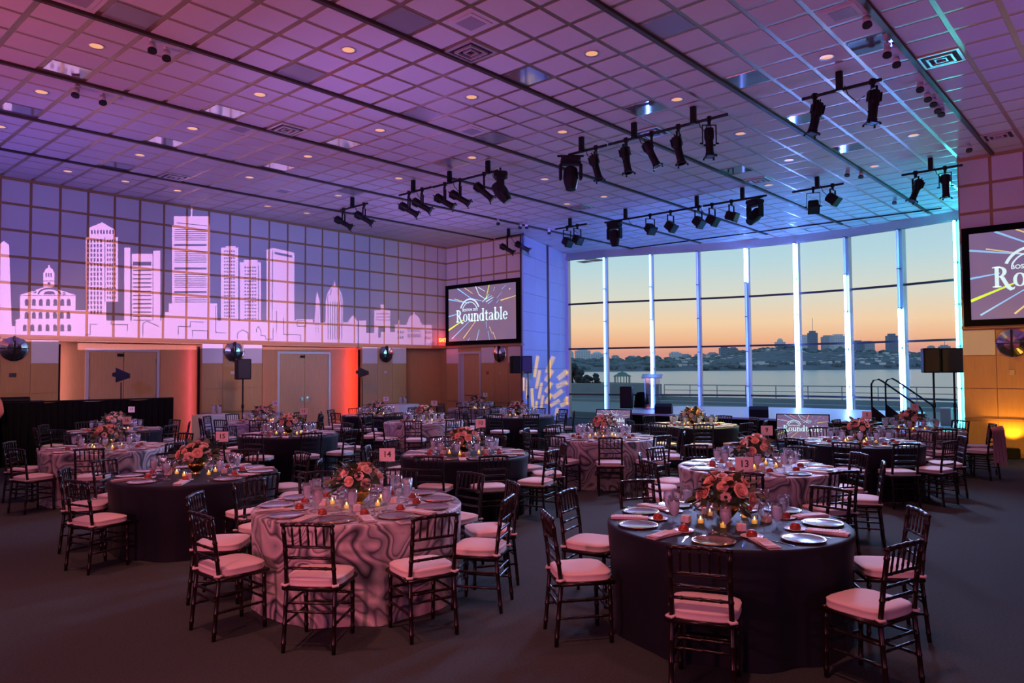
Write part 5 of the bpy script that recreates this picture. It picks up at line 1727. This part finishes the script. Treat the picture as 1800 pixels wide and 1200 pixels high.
ridge = [(960, 634), (1040, 634), (1100, 633), (1160, 632), (1230, 630), (1290, 622), (1340, 615), (1385, 612), (1430, 618), (1480, 616), (1540, 620), (1600, 622), (1660, 624), (1720, 628), (1900, 630)]
V, Fc = [], []
for px, py in ridge:
    for (dd, f) in ((0, 0), (12, .10), (80, .5), (170, .85), (260, 1.0), (420, .9)):
        d = DS + dd
        p = gp(px, d)
        z = -3.6 + (far(px, py, DS + 260) + 3.6) * f
        V.append((p.x, p.y, z))
nr = 6
for a in range(len(ridge) - 1):
    for b in range(nr - 1): Fc.append((a * nr + b, (a + 1) * nr + b, (a + 1) * nr + b + 1, a * nr + b + 1))
m = MB()
m.add(V, Fc)
tag(put('far_shore', m.mesh('far_shore', 'hill_green_haze', True)), 'hazy wooded far shore across the water', 'shore', None, 'structure')
rr = np.random.RandomState(5)


def ridge_y(px):
    for (a, ya), (b, yb) in zip(ridge[:-1], ridge[1:]):
        if a <= px <= b: return ya + (yb - ya) * (px - a) / (b - a)
    return 632


trees, houses = MB(), MB()
for k in range(620):
    px = rr.uniform(970, 1760)
    f = rr.uniform(0, 1) ** .8
    dd = 10 + 250 * f
    z = -3.6 + (far(px, ridge_y(px), DS + 260) + 3.6) * min(1, .1 + f * .9)
    p = gp(px, DS + dd)
    s = rr.uniform(4.5, 9)
    blob(trees, (p.x, p.y, z + s * .3), (s * 1.2, s * 1.2, s * .75), k, 1)
for k in range(300):
    px = rr.uniform(1180, 1760)
    f = rr.uniform(.12, .95)
    z = -3.6 + (far(px, ridge_y(px), DS + 260) + 3.6) * min(1, .1 + f * .9)
    p = gp(px, DS + 10 + 250 * f - 6)
    w, h = rr.uniform(2.2, 5), rr.uniform(3, 6)
    houses.box(-w, -w, z, w, w, z + h, Matrix.Translation((p.x, p.y, 0)) @ Matrix.Rotation(YAW + rr.uniform(-.4, .4), 4, 'Z'))
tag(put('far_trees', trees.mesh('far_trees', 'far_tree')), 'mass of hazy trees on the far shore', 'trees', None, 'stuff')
tag(put('far_houses', houses.mesh('far_houses', 'house_pale_haze')), 'scatter of small pale houses on the far shore hillside', 'houses', None, 'stuff')
BLD = [  # px left, right, top, bottom, material, wording
    (1000, 1008, 617, 636, 'tower_pale_haze', 'narrow pale block at the far left of the skyline'), (1012, 1038, 614, 637, 'tower_pale_haze', 'broad pale block with a domed top at the left of the skyline'), (1039, 1061, 620, 637, 'tower_pale_haze', 'boxy pale block right of the domed one'),
    (1076, 1088, 624, 637, 'tower_grey_haze', 'small grey block left of the first clear pane middle'), (1104, 1119, 625, 638, 'tower_grey_haze', 'low grey block above the pavilion'), (1126, 1136, 628, 638, 'tower_grey_haze', 'tiny grey block right of the pavilion'),
    (1179, 1198, 618, 637, 'tower_pale_haze', 'pale block behind the lectern, left of two'), (1198, 1215, 622, 637, 'tower_grey_haze', 'grey block behind the lectern, right of two'), (1224, 1242, 621, 636, 'tower_grey_haze', 'grey block left of the central posts'), (1246, 1262, 619, 634, 'tower_grey_haze', 'grey block near the central posts'),
    (1267, 1283, 609, 630, 'tower_blue_haze', 'taller blue-grey block left of the wooded hill'), (1284, 1297, 610, 630, 'tower_blue_haze', 'blue-grey block touching the taller one'), (1366, 1381, 598, 626, 'tower_pale_haze', 'tower with rounded top on the hill'), (1375, 1398, 608, 639, 'tower_pale_haze', 'pale slab dotted with windows on the hillside'),
    (1407, 1428, 588, 626, 'tower_pale_haze', 'wide pale office tower at centre right'), (1424, 1438, 581, 622, 'tower_blue_haze', 'tallest slim tower at centre right'), (1402, 1415, 608, 638, 'tower_pale_haze', 'pale slab in front of the wide office tower'), (1449, 1467, 589, 618, 'tower_grey_haze', 'stepped grey tower left of the bright slab'), (1466, 1488, 587, 620, 'tower_pale_haze', 'bright broad slab beside the stepped tower'),
    (1500, 1520, 598, 622, 'tower_blue_haze', 'low dark block left of the square tower pair'), (1519, 1538, 599, 622, 'tower_grey_haze', 'ribbed grey block right of the bright slab'), (1563, 1579, 586, 626, 'tower_blue_haze', 'isolated dark square tower at the right'), (1537, 1562, 617, 628, 'tower_pale_haze', 'long low pale block left of the isolated tower'),
    (1634, 1644, 607, 625, 'tower_grey_haze', 'small grey tower above the speaker pair, left'), (1656, 1671, 606, 625, 'tower_grey_haze', 'small grey tower with mast above the speaker pair, right')]
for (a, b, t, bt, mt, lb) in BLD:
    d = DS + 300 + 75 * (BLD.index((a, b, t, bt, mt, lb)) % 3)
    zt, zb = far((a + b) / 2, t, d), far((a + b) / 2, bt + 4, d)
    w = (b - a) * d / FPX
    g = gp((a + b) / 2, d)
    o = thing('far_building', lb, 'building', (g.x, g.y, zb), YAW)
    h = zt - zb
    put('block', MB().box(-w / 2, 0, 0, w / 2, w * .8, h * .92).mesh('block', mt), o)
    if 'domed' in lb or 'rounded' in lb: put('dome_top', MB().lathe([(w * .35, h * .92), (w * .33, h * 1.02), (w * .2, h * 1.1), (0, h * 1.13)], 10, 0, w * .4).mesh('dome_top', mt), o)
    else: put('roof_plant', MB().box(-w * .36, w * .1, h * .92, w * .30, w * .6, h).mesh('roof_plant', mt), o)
    if 'mast' in lb or 'tallest' in lb: put('mast', MB().tube([(0, w * .3, h * .9), (0, w * .3, h * 1.5)], .5, 5).mesh('mast', 'tower_grey_haze'), o)


# ------------------------------------------------------------------ projected light patterns (real gobo plates in front of small lamps)
class Mask:
    def __init__(s, x0, y0, x1, y1, sc):
        s.x0, s.y0, s.sc = x0, y0, sc
        s.a = np.zeros((int((y1 - y0) * sc), int((x1 - x0) * sc)), bool)
        s.Y, s.X = np.mgrid[0:s.a.shape[0], 0:s.a.shape[1]] + .5

    def poly(s, pts, val=True):
        ins = np.zeros_like(s.a)
        xs, ys = [p[0] for p in pts], [p[1] for p in pts]
        r0, r1, c0, c1 = max(0, int(min(ys)) - 1), int(max(ys)) + 2, max(0, int(min(xs)) - 1), int(max(xs)) + 2
        X, Y = s.X[r0:r1, c0:c1], s.Y[r0:r1, c0:c1]
        q = np.zeros(X.shape, bool)
        n = len(pts)
        for i in range(n):
            (xa, ya), (xb_, yb_) = pts[i], pts[(i + 1) % n]
            if ya == yb_: continue
            c = (ya > Y) != (yb_ > Y)
            q ^= c & (X < (xb_ - xa) * (Y - ya) / (yb_ - ya) + xa)
        s.a[r0:r1, c0:c1][q] = val

    def rect(s, x0, y0, x1, y1, val=True): s.a[max(0, int(round(y0))):max(0, int(round(y1))), max(0, int(round(x0))):max(0, int(round(x1)))] = val

    def ell(s, cx, cy, rx, ry, val=True): s.a[((s.X - cx) / rx) ** 2 + ((s.Y - cy) / ry) ** 2 < 1] = val

    def line(s, pts, w=4, val=False):
        for (xa, ya), (xb_, yb_) in zip(pts[:-1], pts[1:]):
            d = Vector((xb_ - xa, yb_ - ya)).normalized() * (w / 2)
            nn = (-d.y, d.x)
            s.poly([(xa - d.x + nn[0], ya - d.y + nn[1]), (xb_ + d.x + nn[0], yb_ + d.y + nn[1]), (xb_ + d.x - nn[0], yb_ + d.y - nn[1]), (xa - d.x - nn[0], ya - d.y - nn[1])], val)


def gobo(mask, inter, org, e1, big, src, k, name, label, col, power, angle, aim, gels=None):
    """plate with the dark cells of the mask; inter(px,py) -> point on the wall; the plate is the wall picture shrunk towards the lamp"""
    m = MB()
    a = mask.a
    H_, W_ = a.shape

    def P3(c, r): return inter(mask.x0 + c / mask.sc, mask.y0 + r / mask.sc)
    S_ = Vector(src)
    for which in ((False, True) if gels else (False,)):        # with gels the open cells are glazed too, in the second colour
        prev = {}
        quads = []
        m.cur = (2 if which else 1) if gels else 0
        for c in range(W_ + 1):
            runs = set()
            if c < W_:
                col_ = a[:, c] == which
                dch = np.diff(np.concatenate(([0], col_.astype(int), [0])))
                runs = set(zip(np.where(dch == 1)[0].tolist(), np.where(dch == -1)[0].tolist()))
            for rn in list(prev):
                if rn not in runs:
                    quads.append((prev.pop(rn), c, rn[0], rn[1]))
            for rn in runs: prev.setdefault(rn, c)
        for (c0, c1, r0, r1) in quads:
            m.add([S_ + (P3(c, r) - S_) * k for c, r in ((c0, r0), (c1, r0), (c1, r1), (c0, r1))], [(0, 1, 2, 3)])
    m.cur = 0
    cn = [P3(0, 0), P3(W_, 0), P3(W_, H_), P3(0, H_)]
    e1 = Vector(e1)
    o_ = Vector(org)
    bs = [o_ + e1 * s_ + Vector((0, 0, z_)) for s_, z_ in ((big[0], big[3]), (big[1], big[3]), (big[1], big[2]), (big[0], big[2]))]
    for i in range(4):
        j = (i + 1) % 4
        m.add([S_ + (q - S_) * k for q in (bs[i], bs[j], cn[j], cn[i])], [(0, 1, 2, 3)])
    o = thing(name, label, 'projector')
    put('gobo_plate', m.mesh('gobo_plate', ['black_metal'] + (gels or [])), o)
    back = (S_ - Vector(aim)).normalized()
    put('projector_body', MB().tube([S_ + back * .03, S_ + back * .5], [.10, .13], 12).mesh('projector_body', 'black_metal'), o)
    put('projector_pole', MB().tube([S_ + back * .25 + Vector((0, 0, .1)), Vector((S_.x + back.x * .25, S_.y + back.y * .25, ZC - .06))], .03, 8).mesh('projector_pole', 'black_metal'), o)
    light('gobo_lamp', 'SPOT', src, col, power, aim, .0, angle, .1)
    return len(quads)


K = Mask(0, 300, 783, 612, 3)
R1 = lambda x: x          # first crop coordinates already at scale 3 from x=0
O2 = 1500                 # second crop starts at px 500
K.poly([(0, 385), (20, 370), (47, 390), (62, 820), (80, 820), (80, 900), (0, 900)])
K.poly([(82, 900), (82, 785), (105, 780), (105, 655), (250, 608), (398, 655), (398, 805), (420, 805), (420, 900)])
K.rect(228, 535, 286, 612); K.ell(258, 535, 24, 24); K.rect(254, 497, 262, 520)
for x in (243, 256, 269): K.rect(x - 3, 540, x + 4, 560, False)
K.line([(222, 582), (292, 582)], 3); K.ell(258, 594, 8, 7, False)
K.ell(260, 652, 62, 36, False); K.ell(260, 654, 54, 29, True); K.ell(260, 652, 30, 18, False); K.rect(190, 652, 330, 700, True)
K.ell(183, 638, 8, 8, False); K.ell(183, 638, 4, 4, True); K.ell(336, 648, 8, 8, False); K.ell(336, 648, 4, 4, True)
K.line([(108, 658), (395, 658)], 3)
for y, xs in ((694, (140, 178, 215, 253, 291, 328, 362)), (762, (140, 178, 213, 250, 289, 326, 360)), (828, (130, 170, 210, 250, 290, 328, 365))):
    for x in xs: K.rect(x - 10, y - 6, x + 10, y + 18, False); K.ell(x, y - 6, 10, 12, False)
K.poly([(470, 352), (470, 300), (538, 272), (605, 310), (605, 352)])
K.rect(452, 350, 622, 690); K.rect(452, 690, 560, 800)
for x in range(484, 600, 16): K.rect(x - 4, 313, x + 4, 333, False)
for y in range(362, 760, 25):
    for x in range(460, 545, 17): K.rect(x, y, x + 9, y + 17, False)
    if y < 670:
        for x in range(564, 612, 13): K.rect(x, y, x + 7, y + 14, False)
K.line([(553, 355), (553, 690)], 4)
K.rect(655, 405, 687, 800); K.rect(695, 438, 805, 800); K.rect(808, 422, 845, 800)
K.rect(700, 480, 797, 500, False)
for y in range(522, 790, 22): K.rect(702, y, 797, y + 7, False)
K.rect(1007, 195, 1014, 250); K.rect(917, 240, 1102, 290); K.rect(907, 285, 1107, 760)
K.line([(935, 275), (1090, 290)], 4)
for y0, n in ((308, 6), (425, 6), (546, 7), (668, 6)):
    for k in range(n): K.rect(920, y0 + 11 * k, 1088, y0 + 11 * k + 4, False)
for y in (386, 510, 634): K.rect(918, y, 1088, y + 11, False)
K.rect(890, 700, 1145, 900); K.rect(870, 745, 900, 900); K.rect(850, 775, 880, 900)
K.rect(1165, 405, 1256, 800); K.rect(1190, 397, 1242, 410)
for y in range(420, 770, 18):
    for x in range(1182, 1238, 12): K.rect(x, y, x + 7, y + 9, False)
K.rect(1265, 482, 1376, 830); K.rect(1285, 470, 1358, 485)
for y in range(506, 800, 18):
    for x in range(1290, 1346, 13): K.rect(x, y, x + 8, y + 8, False)
K.poly([(1405, 418), (1440, 407), (1552, 432), (1552, 830), (1405, 830)])
K.poly([(1449, 427), (1540, 446), (1540, 458), (1449, 440)], False)
K.line([(1418, 425), (1416, 800)]); K.line([(1437, 420), (1436, 820)]); K.line([(1363, 500), (1363, 790)])
K.rect(420, 790, 1560, 960); K.rect(1145, 830, 1160, 960)
K.rect(395, 735, 470, 900)
K.rect(1540, 800, 1842, 960)
K.rect(1560, 783, 1650, 960)
K.poly([(1655, 850), (1665, 680), (1672, 635), (1686, 690), (1689, 850)])
for y in range(700, 850, 18): K.rect(1664, y, 1668, y + 8, False); K.rect(1676, y, 1680, y + 8, False)
K.poly([(1717, 900), (1717, 690), (1725, 650), (1740, 620), (1761, 600), (1764, 573), (1768, 600), (1790, 625), (1803, 655), (1808, 690), (1808, 900)])
for x in range(1728, 1804, 12): K.rect(x, 690, x + 4, 890, False)
K.line([(1728, 690), (1728, 655), (1746, 650), (1746, 625)], 3); K.line([(1798, 690), (1798, 655), (1782, 650), (1782, 625)], 3)
K.poly([(1835, 950), (1835, 795), (1860, 760), (1886, 795), (1886, 950)])
K.rect(1893, 790, 1931, 950); K.rect(1931, 855, 1976, 950)
K.rect(1700, 855, 1717, 960); K.rect(1808, 862, 1840, 960)
K.rect(1973, 735, 2057, 950); K.rect(2007, 705, 2026, 740)
for y in (752, 768, 784):
    for x in range(1985, 2050, 9): K.rect(x, y, x + 5, y + 6, False)
K.rect(1995, 820, 2030, 850, False); K.rect(1995, 850, 2008, 880, False)
K.rect(2045, 850, 2085, 950); K.rect(2082, 812, 2278, 960); K.rect(2145, 800, 2223, 830); K.rect(2097, 788, 2107, 815)
K.ell(2183, 800, 33, 42); K.rect(2180, 740, 2187, 765)
for x in range(2096, 2126, 12):
    K.rect(x, 843, x + 7, 857, False); K.rect(x, 872, x + 7, 886, False)
for x in range(2244, 2272, 11):
    K.rect(x, 845, x + 6, 859, False); K.rect(x, 874, x + 6, 888, False)
for x in range(2150, 2218, 9): K.rect(x, 833, x + 4, 850, False); K.rect(x, 860, x + 5, 880, False)
for pl_ in ([(452, 865), (475, 865), (475, 810), (510, 810)], [(586, 708), (586, 810), (672, 812), (672, 842)], [(753, 868), (753, 805), (775, 793), (835, 820)], [(940, 860), (940, 820), (1003, 822), (1003, 796), (1072, 798)], [(1015, 872), (1015, 842), (1096, 844), (1096, 880)], [(1138, 715), (1138, 853), (1190, 855)],
            [(1252, 885), (1252, 855), (1280, 838), (1308, 855), (1308, 888)], [(1352, 850), (1352, 835), (1362, 822), (1375, 840), (1375, 868), (1400, 870), (1400, 888), (1440, 888), (1440, 832)], [(1458, 740), (1458, 850)], [(1495, 775), (1495, 862), (1585, 865), (1585, 895)], [(1567, 790), (1612, 790), (1612, 820), (1567, 820), (1567, 790)]):
    K.line(pl_, 4)
gobo(K, lambda x, y: atx(x, y, XW), (XW, 0, 0), (0, 1, 0), (0, 25, -6, 14), (-1.5, 2.6, 3.8), .012, 'gobo_projector', 'black pattern projector throwing the skyline on the left wall, above the camera', (1, .49, .96), 17200, 46, (XW, 10.2, 4.4))

G = Mask(916, 395, 1001, 750, 6)
for (xa, ya, xb_, yb_, w) in [(1110, 410, 1080, 600, 38), (1130, 560, 1100, 720, 38), (1150, 690, 1125, 830, 34), (1165, 820, 1150, 930, 32), (1005, 650, 1000, 830, 32), (965, 620, 962, 750, 24), (1050, 750, 1060, 920, 34), (1270, 420, 1215, 550, 50), (1260, 560, 1205, 640, 48), (1250, 690, 1205, 760, 44),
                             (1245, 810, 1205, 880, 44), (1400, 570, 1345, 620, 60), (1395, 680, 1330, 710, 58), (1355, 770, 1290, 820, 52), (1325, 870, 1260, 910, 44), (1415, 840, 1405, 860, 40), (1410, 890, 1370, 910, 50), (1320, 960, 1310, 1000, 44), (1100, 880, 1095, 940, 28)]:
    # crop (760,560) at scale 6 -> mask cells
    q = lambda x, y: (x - (916 - 760) * 6, y - (395 - 560) * 6)
    (xa, ya), (xb_, yb_) = q(xa, ya), q(xb_, yb_)
    G.line([(xa, ya), (xb_, yb_)], w * .9, True)
    G.ell(xa, ya, w * .45, w * .45)
    G.ell(xb_, yb_, w * .45, w * .45)
_a, _b = Vector((-16.0, YB, 0)), Vector((-17.6, 22.85, 0))
_e = (_b - _a).normalized()
_n = Vector((-_e.y, _e.x, 0))


def on_return(x, y):
    d = Vector(ray(x, y))
    o = Vector(_C)
    return o + d * ((_a - o).dot(_n) / d.dot(_n))


gobo(G, on_return, _a, _e, (-10, 24, -8, 14), (-1.6, 1.3, 4.2), .012, 'gobo_projector', 'black pattern projector throwing gold strokes on the blue pillar, above the camera', (1, 1, 1), 90000, 17.5, on_return(957, 585), ['blue_gel', 'gold_gel'])
